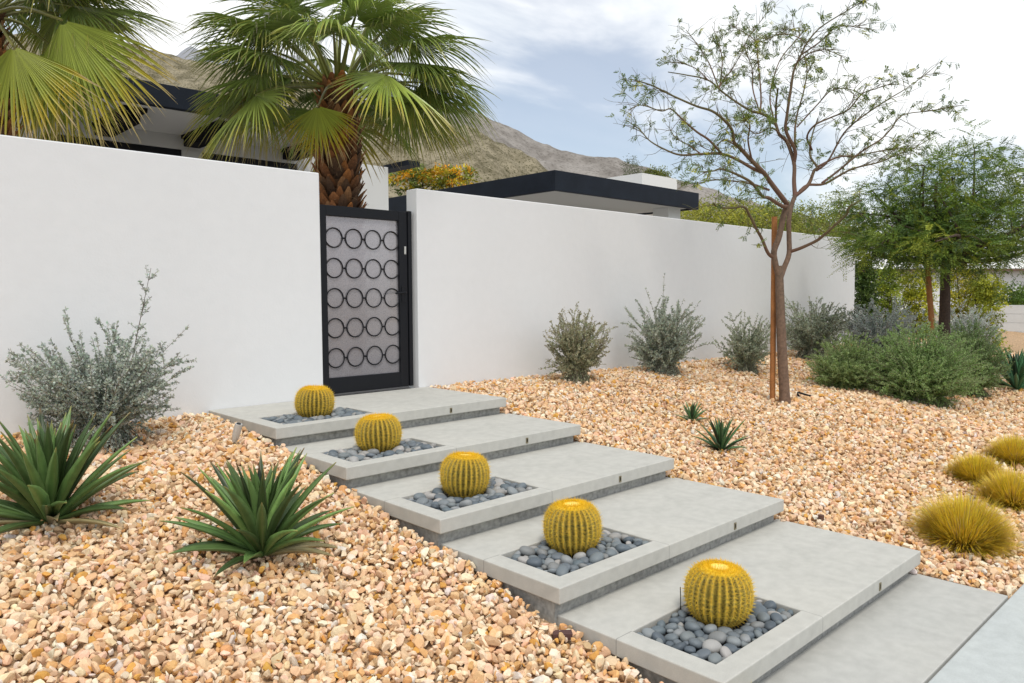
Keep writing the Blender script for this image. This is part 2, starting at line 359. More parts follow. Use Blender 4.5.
# ------------------------------------------------------------------ boundary walls
g = G(); g.box((-9, WALL_Y, -0.6), (1.165, WALL_Y+0.2, 2.245))
bevel(tag(g.build('garden_wall', M['stucco'], loc=(-4, WALL_Y, 0)), 'long white stucco wall beside the gate with silvery shrub and two agaves before it', 'wall'), 0.012, 3)
g = G(); g.box((2.355, WALL_Y, -0.6), (14.13, WALL_Y+0.2, 2.205))
bevel(tag(g.build('garden_wall', M['stucco'], loc=(8, WALL_Y, 0)), 'white stucco wall running from the gate past the staked tree to the dense tree', 'wall'), 0.012, 3)

# ------------------------------------------------------------------ gate
GY = 2.29
gate = thing('garden_gate', 'black metal gate with twenty rings over a grey mesh screen', 'gate', (1.76, GY, 0))
x0, x1, zb, zt = 1.168, 2.262, 0.018, 1.945
g = G()
for a, b in (((x0, zb), (x0+0.10, zt)), ((x1-0.105, zb), (x1, zt))): g.box((a[0], GY-0.028, a[1]), (b[0], GY+0.028, b[1]))
for a, b in (((x0+0.10, zb), (x1-0.105, zb+0.165)), ((x0+0.10, zt-0.105), (x1-0.105, zt))): g.box((a[0], GY-0.027, a[1]), (b[0], GY+0.027, b[1]))
bevel(g.build('frame', M['black'], gate), 0.004)
g = G(); g.box((x1+0.008, GY-0.04, 0.02), (2.318, GY+0.05, 1.955)); bevel(g.build('hinge_post', M['black'], gate), 0.004)
g = G(); g.box((x0+0.09, GY+0.004, zb+0.12), (x1-0.095, GY+0.012, zt-0.09)); g.build('screen', M['screen'], gate)
gx0, gx1 = x0+0.10, x1-0.105
rr = 0.0985
pitch_x = 0.2355
for r_ in range(5):
    cz = 0.385 + r_*0.309
    for c_ in range(4):
        cxr = gx0 + 0.096 + c_*pitch_x
        th = np.linspace(0, 2*math.pi, 41)
        if c_ == 3: th = th[np.cos(th)*rr+cxr < gx1+0.002]; th = np.sort(np.where(th > math.pi, th, th))
        P = np.stack([cxr+np.cos(th)*rr, np.full(len(th), GY-0.006), cz+np.sin(th)*rr], -1)
        g = G(); g.tube(P, 0.0068, 6, ref=np.array([0, 1., 0])); g.build('ring', M['black'], gate, smooth=True)
        if c_ < 3:
            g = G(); g.tube([(cxr+rr, GY-0.006, cz), (cxr+pitch_x-rr, GY-0.006, cz)], 0.009, 6); g.build('ring_link', M['black'], gate, smooth=True)
g = G(); g.box((x1-0.085, GY-0.036, 0.955), (x1-0.035, GY-0.029, 1.13)); plate = bevel(g.build('lock_plate', M['black'], gate), 0.003)
g = G(); g.tube(bez([(x1-0.06, GY-0.035, 1.06), (x1-0.06, GY-0.085, 1.06), (x1-0.10, GY-0.092, 1.058), (x1-0.20, GY-0.088, 1.05)], 12), 0.010, 8); g.build('lever_handle', M['black'], plate, smooth=True)
g = G(); g.tube([(x1-0.03, GY-0.031, 1.49), (x1-0.03, GY-0.034, 1.56)], 0.011, 10); g.box((x1-0.042, GY-0.034, 1.48), (x1-0.018, GY-0.029, 1.565)); g.build('keyhole_cover', M['steel'], gate)

# ------------------------------------------------------------------ steps
STEP_WORDS = ['topmost grey concrete step, against the wall at the foot of the gate',
              'second concrete step below the gate, right under the topmost one',
              'middle concrete step of the five, holding the third barrel cactus',
              'second lowest concrete step, just above the lowest pebble pit',
              'lowest raised concrete step, next to the flat landing by the sidewalk']
for k in range(5):
    X0, Yf, Zt = SX[k], SY[k], SZ[k]
    yb = 2.198 if k == 0 else SY[k-1]+0.085
    st = thing('concrete_step', STEP_WORDS[k], 'step', (X0, Yf, Zt), 'floating concrete steps up to the gate')
    xs = [X0, X0+0.13, X0+0.985, X0+W]; ys = [Yf, Yf+0.12, Yf+0.598, yb]
    V = [(x, y, z) for z in (Zt-TH, Zt) for y in ys for x in xs]
    iv = lambda i, j, t: t*16+j*4+i
    F = []
    for i in range(3):
        for j in range(3):
            if (i, j) == (1, 1): continue
            F.append((iv(i,j,1), iv(i+1,j,1), iv(i+1,j+1,1), iv(i,j+1,1))); F.append((iv(i,j,0), iv(i,j+1,0), iv(i+1,j+1,0), iv(i+1,j,0)))
    for i in range(3):
        F.append((iv(i,0,0), iv(i+1,0,0), iv(i+1,0,1), iv(i,0,1))); F.append((iv(i+1,3,0), iv(i,3,0), iv(i,3,1), iv(i+1,3,1)))
        F.append((iv(0,i+1,0), iv(0,i,0), iv(0,i,1), iv(0,i+1,1))); F.append((iv(3,i,0), iv(3,i+1,0), iv(3,i+1,1), iv(3,i,1)))
    F += [(iv(1,1,0), iv(1,1,1), iv(2,1,1), iv(2,1,0)), (iv(2,2,0), iv(2,2,1), iv(1,2,1), iv(1,2,0)), (iv(1,2,0), iv(1,2,1), iv(1,1,1), iv(1,1,0)), (iv(2,1,0), iv(2,1,1), iv(2,2,1), iv(2,2,0))]
    g = G(); g.add(V, F)
    bevel(g.build('slab', M['concrete'], st), 0.007, 3)
    zlow = (SZ[k+1] if k < 4 else PATH_Z) + 0.002
    g = G()
    Yr = Yf+0.062; xl, xr = X0+0.028, X0+W-0.035
    zf = zlow-0.25
    # hollow plinth around the pit
    g.box((xl, Yr, zf), (xr, Yf+0.118, Zt-TH-0.001)); g.box((xl, Yf+0.60, zf), (xr, yb-0.02, Zt-TH-0.001))
    g.box((xl, Yf+0.1185, zf), (X0+0.128, Yf+0.5995, Zt-TH-0.001)); g.box((X0+0.987, Yf+0.1185, zf), (xr, Yf+0.5995, Zt-TH-0.001))
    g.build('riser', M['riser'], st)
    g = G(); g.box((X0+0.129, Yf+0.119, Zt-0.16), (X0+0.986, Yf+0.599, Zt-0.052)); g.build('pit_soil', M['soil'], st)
    lx = [1.747, 1.813, 1.84, 1.908, 1.963][k]
    g = G(); zc = Zt-0.050
    g.box((lx-0.013, Yf-0.004, zc-0.024), (lx+0.013, Yf+0.02, zc-0.014)); g.box((lx-0.013, Yf-0.004, zc+0.014), (lx+0.013, Yf+0.02, zc+0.023))
    g.box((lx-0.013, Yf-0.004, zc-0.014), (lx-0.007, Yf+0.02, zc+0.014)); g.box((lx+0.007, Yf-0.004, zc-0.014), (lx+0.013, Yf+0.02, zc+0.014))
    lt = g.build('step_light', M['bronze'], st)
    g = G(); g.box((lx-0.0068, Yf-0.002, zc-0.0138), (lx+0.0068, Yf+0.018, zc+0.0138)); g.build('lens', M['black'], lt)

# ------------------------------------------------------------------ golden barrel cacti
def cactus_meshes():
    nr, nlat = 27, 26
    th = np.linspace(0, 2*math.pi, nr*8, endpoint=False)
    ph = np.linspace(-0.42*math.pi, 0.5*math.pi, nlat)
    ribs = 0.5+0.5*np.cos(th*nr)
    def surf(T, P, rib):
        prof = np.sign(np.cos(P))*np.abs(np.cos(P))**0.62
        r = 0.160*prof*(1+0.13*(rib-0.55)*np.clip(np.cos(P)*2.2, 0, 1))
        z = np.where(P > 0, 0.148*np.sign(np.sin(P))*np.abs(np.sin(P))**0.92, 0.160*np.sin(P))
        z = z - 0.010*np.clip((P-1.2)/0.37, 0, 1)**2
        return np.stack([r*np.cos(T), r*np.sin(T), z+0.148], -1)
    T, P = np.meshgrid(th, ph, indexing='ij'); RB = np.repeat(ribs[:, None], nlat, 1)
    V = surf(T, P, RB); n1, n2 = T.shape; id_ = np.arange(n1*n2).reshape(n1, n2); nx_ = np.roll(id_, -1, 0)
    F = np.stack([id_[:, :-1], nx_[:, :-1], nx_[:, 1:], id_[:, 1:]], -1).reshape(-1, 4)
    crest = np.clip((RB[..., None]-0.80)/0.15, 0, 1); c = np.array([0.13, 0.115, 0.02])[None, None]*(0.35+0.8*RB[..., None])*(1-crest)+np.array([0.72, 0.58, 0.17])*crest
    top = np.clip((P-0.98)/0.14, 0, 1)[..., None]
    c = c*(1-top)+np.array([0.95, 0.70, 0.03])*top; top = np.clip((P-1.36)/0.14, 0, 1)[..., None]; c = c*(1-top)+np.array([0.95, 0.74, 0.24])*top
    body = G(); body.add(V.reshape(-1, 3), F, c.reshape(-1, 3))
    sp = G()
    allP, allD, allL, allC = [], [], [], []
    for i in range(nr):
        t0 = i*2*math.pi/nr
        for ppos in np.linspace(-0.36*math.pi, 0.43*math.pi, 19):
            ppos += rng.normal(0, 0.012)
            p = surf(np.array(t0), np.array(ppos), np.array(1.0)); p2 = surf(np.array(t0), np.array(ppos+0.03), np.array(1.0))
            up = unit(p2-p); tn = np.array([-math.sin(t0), math.cos(t0), 0]); nrm = unit(np.cross(tn, up))
            if nrm @ np.array([p[0], p[1], p[2]-0.14]) < 0: nrm = -nrm
            ns_ = 11
            young = np.clip((ppos-0.55)/0.8, 0, 1)
            for q in range(ns_):
                a = q*2*math.pi/(ns_-2)+rng.uniform(-0.2, 0.2)
                spread = 1.15 if q < ns_-2 else 0.35
                d = unit(nrm*(0.40 if q < ns_-2 else 1.3)+spread*(math.cos(a)*tn+math.sin(a)*up)+np.array([0, 0, 0.25*young]))
                allP.append(p+nrm*0.001); allD.append(d); allL.append(rng.uniform(0.021, 0.034)*(1.1-0.3*(ppos < -0.5)))
                base = np.array([0.99, 0.78, 0.13])*(1-young)+np.array([1.0, 0.74, 0.03])*young
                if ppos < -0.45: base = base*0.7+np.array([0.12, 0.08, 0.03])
                allC.append(np.clip(base*rng.uniform(0.8, 1.1), 0, 1))
    for _ in range(700):   # woolly top
        a = rng.uniform(0, 6.28); rr_ = 0.085*math.sqrt(rng.uniform())
        allP.append(np.array([rr_*math.cos(a), rr_*math.sin(a), 0.280-0.012*(rr_/0.085)**2])); allD.append(unit(np.array([0.5*math.cos(a)*rr_/0.075, 0.5*math.sin(a)*rr_/0.075, 1])+rng.normal(0, 0.35, 3)))
        allL.append(rng.uniform(0.012, 0.026)); allC.append((np.array([0.97, 0.80, 0.32]) if rr_ < 0.034 else np.array([0.99, 0.77, 0.04]))*rng.uniform(0.85, 1.05))
    P_ = np.array(allP); D_ = np.array(allD); L_ = np.array(allL)[:, None]; C_ = np.array(allC); n = len(P_)
    A = unit(np.cross(D_, rdir(n))); B = np.cross(D_, A); w0 = 0.0017
    V = np.stack([P_+A*w0, P_-0.5*A*w0+0.87*B*w0, P_-0.5*A*w0-0.87*B*w0, P_+D_*L_], 1).reshape(-1, 3)
    o = np.arange(n)[:, None]*4
    F = np.concatenate([o+np.array([[0, 1, 3]]), o+np.array([[1, 2, 3]]), o+np.array([[2, 0, 3]])])
    sp.add(V, F, np.repeat(C_, 4, 0))
    return body, sp
CX = [0.575, 0.62, 0.658, 0.724, 0.827]; CYo = [0.53, 0.54, 0.53, 0.51, 0.5]; CS = [0.90, 0.975, 0.93, 0.955, 0.965]
CLAB = ['topmost golden barrel cactus, nearest to the black gate', 'golden barrel cactus on the second step below the gate',
        'golden barrel cactus on the middle step with a dent in its crown', 'golden barrel cactus on the second lowest step',
        'lowest and nearest golden barrel cactus, beside a thin dark stick']
cb, cs_ = cactus_meshes(); proto = None
for k in range(5):
    loc = (CX[k], SY[k]+CYo[k]-0.09, SZ[k]-0.030)
    t = thing('barrel_cactus', CLAB[k], 'cactus', (0, 0, 0) if k == 0 else loc, 'golden barrel cacti on the steps')
    if k == 0:
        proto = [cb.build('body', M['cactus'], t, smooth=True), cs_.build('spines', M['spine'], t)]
        t.location = loc
    else:
        for p in proto:
            c = p.copy(); COL.objects.link(c); c.parent = t
    s_ = CS[k]*1.04; t.scale = (s_, s_, s_*[0.95, 0.92, 0.97, 0.97, 0.97][k]); t.rotation_euler = (R([1, -2, 2, 1, -1][k]), R([2, 1, -2, 1, 1][k]), k*1.1)
g = G(); sp0 = at_z(680.5, 612, SZ[4]-0.03); g.tube(bez([sp0, sp0+(0.0, 0.0, 0.08), sp0+(-0.004, 0, 0.14)], 6), 0.0026, 6)
tag(g.build('drip_tube', M['black'], loc=sp0), 'thin dark irrigation stick behind the lowest barrel cactus', 'irrigation tube')

# ------------------------------------------------------------------ pebbles in the pits
def ico(sub):
    bm = bmesh.new(); bmesh.ops.create_icosphere(bm, subdivisions=sub, radius=1)
    V = np.array([v.co[:] for v in bm.verts]); F = np.array([[v.index for v in f.verts] for f in bm.faces]); bm.free(); return V, F
IV3, IF3 = ico(3); IV2, IF2 = ico(2); IV1, IF1 = ico(1)
peb_meshes = []
for i in range(16):
    v = IV3.copy(); d = rng.normal(0, 0.10, (4, 3))
    for a in d: v = v*(1+0.10*np.sin(2.0*(v@unit(a))+rng.uniform(0, 6)))[:, None]
    v = np.sign(v)*np.abs(v)**0.92
    c = [(0.13,0.16,0.19),(0.19,0.22,0.245),(0.25,0.28,0.30),(0.34,0.36,0.37),(0.46,0.455,0.44),(0.16,0.20,0.225),(0.22,0.255,0.275),(0.28,0.29,0.29),(0.105,0.13,0.155),(0.31,0.34,0.355),(0.18,0.21,0.24),(0.40,0.39,0.37),(0.15,0.185,0.215),(0.24,0.27,0.28),(0.5,0.48,0.46),(0.2,0.235,0.26)][i]
    g = G(); g.add(v*np.array([1, 0.76, 0.56]), IF3, np.array(c)*0.72); o = g.build('pebble', M['pebble'], smooth=True); peb_meshes.append(o.data); bpy.data.objects.remove(o)
PEB_LAB = ['grey pebbles around the topmost cactus', 'grey pebbles around the cactus on the second step below the gate',
           'one of the smooth grey pebbles around the cactus on the middle step', 'one of the smooth grey pebbles around the cactus on the second lowest step',
           'one of the smooth grey pebbles in the lowest and nearest pit']
PEB_GRP = ['', 'pebbles in the second pit from the gate', 'pebbles in the middle pit', 'pebbles in the second lowest pit', 'pebbles in the lowest pit']
for k in (4, 3, 2, 1, 0):
    X0, Yf, Zt = SX[k], SY[k], SZ[k]
    xa, xb, ya, yb = X0+0.135, X0+0.98, Yf+0.125, Yf+0.593
    cc = np.array([CX[k], Yf+CYo[k]-0.09]); pts = []
    sizes = np.concatenate([np.full(10, 0.050), np.full(30, 0.041), np.full(80, 0.032), np.full(200, 0.024)])
    for s_ in sizes:
        s_ = s_*rng.uniform(0.88, 1.1)
        for _ in range(60):
            x = rng.uniform(xa+s_*0.8, xb-s_*0.8); y = rng.uniform(ya+s_*0.72, yb-s_*0.72)
            if np.hypot(x-cc[0], y-cc[1]) < 0.150+s_*0.5: continue
            if all((x-a)**2+(y-b)**2 > ((s_+c)*0.73)**2 for a, b, c, _ in pts):
                pts.append((x, y, s_, 0)); break
    pts = pts[:98]
    gs = G()
    for (x, y, s_, _) in pts:
        rot = (rng.normal(0, 0.25), rng.normal(0, 0.25), rng.uniform(0, 6.28)); loc = (x, y, Zt-0.030+s_*0.30+rng.uniform(-0.012, 0.008))
        me = peb_meshes[rng.integers(16)]
        if k > 1:
            o = bpy.data.objects.new('pebble', me); COL.objects.link(o); o.location = loc; o.rotation_euler = rot; o.scale = (s_, s_, s_)
            tag(o, PEB_LAB[k], 'pebble', PEB_GRP[k])
        else:
            mm = np.array((Matrix.LocRotScale(Vector(loc), __import__('mathutils').Euler(rot), Vector((s_,)*3))))
            vv = np.empty(len(me.vertices)*3, np.float32); me.vertices.foreach_get('co', vv); vv = vv.reshape(-1, 3)
            cl = np.empty(len(me.vertices)*4, np.float32); me.attributes['Col'].data.foreach_get('color', cl)
            gs.add(vv@mm[:3, :3].T+mm[:3, 3], IF3, cl.reshape(-1, 4)[:, :3])
    if k < 2: tag(gs.build('pebbles', M['pebble'], smooth=True), PEB_LAB[k], 'pebbles', None, 'stuff')

# ------------------------------------------------------------------ gravel
def stone_protos(V0, F0, n):
    out = []
    for _ in range(n):
        v = V0.copy()
        for _ in range(9):
            nrm = rdir(1)[0]; d0 = rng.uniform(0.32, 0.8); dd = v@nrm; over = np.clip(dd-d0, 0, None); v = v-over[:, None]*nrm
        v = v*np.array([1, rng.uniform(0.55, 0.95), rng.uniform(0.42, 0.8)])
        out.append(v)
    return np.array(out)
PAL = np.array([(0.66,0.45,0.28),(0.70,0.50,0.33),(0.62,0.40,0.22),(0.74,0.58,0.42),(0.76,0.65,0.52),(0.60,0.34,0.15),(0.65,0.42,0.27),(0.70,0.54,0.38),(0.58,0.31,0.08),(0.68,0.62,0.57),(0.46,0.30,0.18),(0.72,0.48,0.35)])
PW = np.array([14,14,12,15,12,9,8,13,5,4,4,6.]); PW /= PW.sum()
def cell_points(xa, xb, ya, yb, cell):
    xs = np.arange(xa, xb, cell); ys = np.arange(ya, yb, cell); X, Y = np.meshgrid(xs, ys); X = X.ravel(); Y = Y.ravel()
    X = X+rng.uniform(-0.5, 0.5, X.shape)*cell; Y = Y+rng.uniform(-0.5, 0.5, Y.shape)*cell
    return X, Y
def on_steps(X, Y):
    bad = np.zeros(len(X), bool)
    for k in range(5):
        yb = 2.3 if k == 0 else SY[k-1]+0.0
        bad |= (X > SX[k]-0.012) & (X < SX[k]+W+0.012) & (Y > SY[k]-0.0) & (Y < yb)
    bad |= (X > 0.24) & (X < 0.255+W) & (Y < SY[4]+0.05)
    return bad
def in_view(X, Y, margin):
    P = np.stack([X, Y, gz(X, Y)], -1)-CAM; z = P@CF; x = P@CR*FPX/np.maximum(z, 0.1)
    return (z > 0.8) & (np.abs(x) < 512+margin*FPX/np.maximum(z, 0.8))
def gravel(name, label, regs):
    g = G()
    for (xa, xb, ya, yb, cell, size, hi, layer) in regs:
        X, Y = cell_points(xa, xb, ya, yb, cell)
        k = ~on_steps(X, Y) & in_view(X, Y, 0.9) & (Y < 2.19)
        X, Y = X[k], Y[k]
        if layer < 1: kk = rng.uniform(size=len(X)) < layer; X, Y = X[kk], Y[kk]
        V0, F0 = (IV2, IF2) if hi else (IV1, IF1)
        P = stone_protos(V0, F0, 40); n = len(X)
        s = size*0.58*np.clip(np.exp(rng.normal(0, 0.30, n)), 0.45, 1.75)
        # keep stones inside the bed at its straight edges
        pid = rng.integers(40, size=n)
        q = rng.normal(size=(n, 4)); q[:, 1:3] *= 0.6; q /= np.linalg.norm(q, axis=1)[:, None]
        w_, x_, y_, z_ = q.T
        Rm = np.stack([1-2*(y_*y_+z_*z_), 2*(x_*y_-z_*w_), 2*(x_*z_+y_*w_), 2*(x_*y_+z_*w_), 1-2*(x_*x_+z_*z_), 2*(y_*z_-x_*w_), 2*(x_*z_-y_*w_), 2*(y_*z_+x_*w_), 1-2*(x_*x_+y_*y_)], -1).reshape(n, 3, 3)
        lift = rng.uniform(-0.006, 0.012, n) + (0.018 if layer < 1 else 0)
        near_edge = (Y < KERB_Y+0.06)
        ctr = np.stack([X, Y, gz(X, Y)+lift-0.004-0.012*near_edge], -1)
        V = np.einsum('nij,nkj->nki', Rm, P[pid]*s[:, None, None]) + ctr[:, None]
        F = (F0[None]+(np.arange(n)*len(V0))[:, None, None]).reshape(-1, 3)
        c = PAL[rng.choice(len(PAL), n, p=PW)]*np.array([1.07, 1.06, 1.01])*(1+rng.normal(0, 0.075, (n, 1)))*(1+rng.normal(0, 0.025, (n, 3)))
        g.add(V.reshape(-1, 3), F, np.repeat(np.clip(c, 0, 0.85), len(V0), 0))
    return tag(g.build(name, M['stone']), label, 'gravel', None, 'stuff')
gravel('gravel', 'tan and peach crushed stones covering the slope in front of the wall', [
    (-4.2, 0.5, KERB_Y, 2.2, 0.032, 0.046, True, 1), (-4.2, 0.5, KERB_Y, 2.2, 0.040, 0.048, True, 0.5),
    (2.2, 6.0, KERB_Y+0.015, 2.2, 0.037, 0.052, False, 1), (2.2, 6.0, KERB_Y+0.02, 2.2, 0.045, 0.052, False, 0.45),
    (6.0, 17.5, KERB_Y+0.02, 2.2, 0.050, 0.068, False, 1), (6.0, 17.5, KERB_Y+0.02, 2.2, 0.06, 0.064, False, 0.4)])

# ------------------------------------------------------------------ agaves
def agave(name, label, P, length, n, seed, cols=((0.055,0.105,0.028),(0.10,0.165,0.05)), wid=0.062, emin=8, group=None, cat='agave', emax=86):
    r = np.random.default_rng(seed); g = G(); P = np.asarray(P, float)
    for i in range(n):
        u = (i+0.5)/n
        az = i*2.39996+r.normal(0, 0.15); el = R(emax-(emax-emin)*u**1.7)+r.normal(0, 0.07)
        ln = length*(0.72+0.28*min(1, u*2.2))*r.uniform(0.88, 1.1)*(1-0.30*max(0, u-0.55)/0.45); wd = wid*length/0.6*r.uniform(0.85, 1.1)
        o = np.array([math.cos(az), math.sin(az), 0]); lat = np.array([-math.sin(az), math.cos(az), 0])
        m_ = 12; t = np.linspace(0, 1, m_); bend = r.uniform(0.10, 0.45)*(0.5+0.5*u)
        els = el - bend*t**1.6*1.1
        step = ln/(m_-1)
        pts = np.zeros((m_, 3)); pts[0] = P+o*0.035*length*(0.3+u)+np.array([0, 0, 0.05*length*(1.6-u)])
        for j in range(1, m_):
            e = els[j]; pts[j] = pts[j-1]+step*(math.cos(e)*o+math.sin(e)*np.array([0, 0, 1]))
        nrm = np.stack([-np.sin(els)[:, None]*o+np.cos(els)[:, None]*np.array([0, 0, 1])], 0)[0]
        wv = wd*np.interp(t, [0, 0.12, 0.45, 0.75, 0.93, 1], [0.62, 0.62, 1.0, 0.66, 0.2, 0.012])
        cup = 0.30*wv
        tw = r.normal(0, 0.12)
        lat2 = lat[None]*math.cos(tw)+nrm*math.sin(tw)
        thk = 0.012*length/0.6*(1-0.7*t)
        ring = np.stack([pts-lat2*wv[:, None]*0.5+nrm*cup[:, None], pts-lat2*wv[:, None]*0.25+nrm*cup[:, None]*0.3, pts, pts+lat2*wv[:, None]*0.25+nrm*cup[:, None]*0.3, pts+lat2*wv[:, None]*0.5+nrm*cup[:, None],
                         pts+lat2*wv[:, None]*0.27+nrm*(cup*0.3-thk)[:, None], pts-nrm*thk[:, None]*1.4, pts-lat2*wv[:, None]*0.27+nrm*(cup*0.3-thk)[:, None]], 1)
        k = 8; V = ring.reshape(-1, 3)
        ii = np.arange(m_-1)[:, None]*k; jj = np.arange(k)[None]; j2 = (jj+1) % k
        F = np.stack([ii+jj, ii+j2, ii+k+j2, ii+k+jj], -1).reshape(-1, 4)
        c0 = np.array(cols[0])*(1-r.uniform())+np.array(cols[1])*r.uniform()
        c0 = c0*r.uniform(0.8, 1.25)
        if u > 0.93 and r.uniform() < 0.6: c0 = np.array([0.20, 0.17, 0.085])*r.uniform(0.8, 1.2)
        c = np.repeat((c0[None]*(1+0.35*t[:, None])+np.array([0.16, 0.05, 0.02])*np.clip((t[:, None]-0.93)/0.07, 0, 1)), k, 0)
        c = c.reshape(m_, k, 3); c[:, [0, 4]] *= 1.35; c[:, 6] *= 1.15
        g.add(V, F, c.reshape(-1, 3))
    return tag(g.build(name, M['waxleaf'], smooth=True, loc=P), label, cat, group)
def gp(px, py, dz=-0.01): P = on_ground(px, py); P = P.copy(); P[2] = gz(P[0], P[1])+dz; return P
agave('agave', 'large dark green agave in front of the silvery shrub, cut by the picture edge', gp(50, 524), 0.67, 74, 1, emin=8, group='agaves on the gravel slope')
agave('agave', 'dark green agave alone on the gravel, beside the second step', gp(262, 556), 0.62, 70, 2, emin=8, group='agaves on the gravel slope')
agave('agave', 'small agave rosette, larger of the two in the gravel by the middle step', gp(721, 451), 0.35, 34, 3, cols=((0.04,0.09,0.035),(0.06,0.14,0.05)), group='agaves on the gravel slope')
agave('agave', 'smallest agave rosette, in the gravel behind a slightly larger one', gp(692, 422), 0.25, 28, 4, cols=((0.04,0.09,0.035),(0.06,0.14,0.05)), group='agaves on the gravel slope')
AGP = at(1017, 379, 12.0); AGP[2] = min(AGP[2], float(gz(AGP[0], AGP[1])))
agave('agave', 'spiky green agave beyond the green bushes by the low block wall', AGP, 0.72, 46, 5, cols=((0.04,0.10,0.05),(0.06,0.15,0.07)), emin=10, group='agaves on the gravel slope')

# ------------------------------------------------------------------ shrubs
def shrub(name, label, P, rad, h, nst, leaf, col, seed, upright=0.6, per=90, tall=0.25, group='silvery shrubs along the white wall', cat='shrub', fill=0.25, tips=None, wr=0.55, lean=(0, 0), base_r=0.5):
    """many-stemmed desert shrub: stems fan out from the base, small leaves crowd along them"""
    global rng
    keep_rng = rng; rng = np.random.default_rng(seed); P = np.asarray(P, float)
    t = thing(name, label, cat, P, group)
    st = G(); lf = G()
    for i in range(nst):
        az = rng.uniform(0, 2*math.pi); q = math.sqrt(rng.uniform()); short = rng.uniform(0.35, 0.8) if rng.uniform() < 0.45 else 1.0
        top = np.array([math.cos(az)*rad*q+lean[0]*q, math.sin(az)*rad*q*0.9+lean[1]*q, h*math.sqrt(max(0.04, 1-(q*upright)**2))*rng.uniform(0.55, 1.0)*(1+tall*(rng.uniform() < 0.15))])*np.array([0.55+0.45*short, 0.55+0.45*short, short])
        mid = top*np.array([0.45, 0.45, 0.62])+rng.normal(0, 0.04*rad, 3)
        B = P+np.array([math.cos(az), math.sin(az), 0])*base_r*q*rad; B[2] = min(P[2], float(gz(B[0], B[1]))-0.03) if B[1] < 2.15 else P[2]
        pts = bez([B, P+mid*0.5*np.array([0.8, 0.8, 1.1]), P+mid, P+top], 9)
        st.tube(pts, np.linspace(0.0055, 0.0015, 9)*h, 3, col=np.array([0.20, 0.17, 0.12]), cap=False)
        # side sprigs
        allp = [pts]
        for _ in range(3):
            j = rng.integers(3, 8); d = unit(unit(pts[j]-pts[j-1])+rng.normal(0, 0.45, 3)); e = pts[j]+d*h*rng.uniform(0.12, 0.26)
            sp = bez([pts[j], (pts[j]+e)/2+np.array([0, 0, 0.01]), e], 5); st.tube(sp, np.linspace(0.003, 0.0012, 5)*h, 3, col=np.array([0.13, 0.105, 0.075]), cap=False); allp.append(sp)
        for b, pp in enumerate(allp):
            n = int(per*1.3) if b == 0 else per//2
            u = rng.uniform(0.04, 1, n)**0.85; x = u*(len(pp)-1); i0 = np.minimum(x.astype(int), len(pp)-2); f = (x-i0)[:, None]
            base = pp[i0]*(1-f)+pp[i0+1]*f; tg = unit(pp[i0+1]-pp[i0])
            d = unit(tg*0.6+rdir(n)*0.85+np.array([0, 0, 0.15]))
            c = cvar(col, n, 0.22, 0.05)
            if tips is not None: k = (u > 0.75)[:, None]; c = np.where(k, c*0.4+np.asarray(tips)*0.6, c)
            lf.leaves(base+rdir(n)*0.004, d, rdir(n), leaf*rng.uniform(0.6, 1.25, n), leaf*wr*rng.uniform(0.7, 1.2, n), c)
    lf.build('foliage', M['leaf'], t); st.build('stems', M['twig'], t)
    rng = keep_rng
    return t
SILV = (0.42, 0.465, 0.37); OLIV = (0.42, 0.44, 0.28)
def wp(px, py, y): P = at_y(px, py, y); P[2] = gz(P[0], P[1])-0.02; return P
shrub('silver_shrub', 'big silvery shrub behind the large agave with one tall wispy shoot', wp(103, 432, 1.62), 0.66, 0.92, 170, 0.028, (0.42, 0.465, 0.40), 11, per=105, tall=0.2)
# the one tall wispy shoot is part of that shrub: drawn in below as a child
t0 = bpy.data.objects['silver_shrub']; b0 = np.array(t0.location)
g = G(); gl = G(); tip = at(151, 268, depth(b0)); tip2 = at(138, 330, depth(b0))
pp = bez([b0+(0, 0, 0.1), b0*0.5+tip2*0.5+(0.03, 0, 0), tip2, tip], 16); g.tube(pp, np.linspace(0.006, 0.0015, 16), 4, col=np.array([0.12, 0.09, 0.07]))
for j in range(6, 15):
    for _ in range(3):
        d = unit(unit(pp[j+1]-pp[j])+rng.normal(0, 0.5, 3)); e = pp[j]+d*rng.uniform(0.06, 0.15); g.tube([pp[j], e], 0.0014, 3, col=np.array([0.12, 0.09, 0.07]))
        n = 16; u = rng.uniform(0.1, 1, (n, 1)); gl.leaves(pp[j]*(1-u)+e*u, rdir(n)+(0, 0, 0.4), rdir(n), 0.024, 0.011, cvar((0.42, 0.465, 0.40), n, 0.2, 0.05))
g.build('shoot', M['twig'], t0); gl.build('shoot_leaves', M['leaf'], t0)
shrub('silver_shrub', 'grey green shrub against the wall, nearest to the gate', wp(577, 388, 1.55), 0.46, 0.98, 150, 0.027, OLIV, 12, upright=0.75, per=70, tips=(0.30, 0.26, 0.17))
shrub('silver_shrub', 'dense blue grey shrub with upright shoots, second along the wall from the gate', wp(664, 376, 1.5), 0.60, 1.08, 200, 0.029, SILV, 13, upright=0.7, per=80, tall=0.3)
shrub('silver_shrub', 'sparse thin shrub by the wall just before the orange stake', wp(746, 372, 1.4), 0.58, 1.0, 95, 0.029, (0.38, 0.42, 0.30), 14, per=75, upright=0.85)
shrub('silver_shrub', 'grey shrub by the wall just past the staked tree trunk', wp(812, 362, 1.35), 0.74, 1.15, 160, 0.032, (0.38, 0.42, 0.31), 15, per=75, tall=0.35)
shrub('silver_shrub', 'pale grey shrub at the end of the wall behind the green bushes', wp(880, 345, 1.1), 1.15, 1.10, 150, 0.040, (0.52, 0.56, 0.52), 16, per=80, tall=0.15)
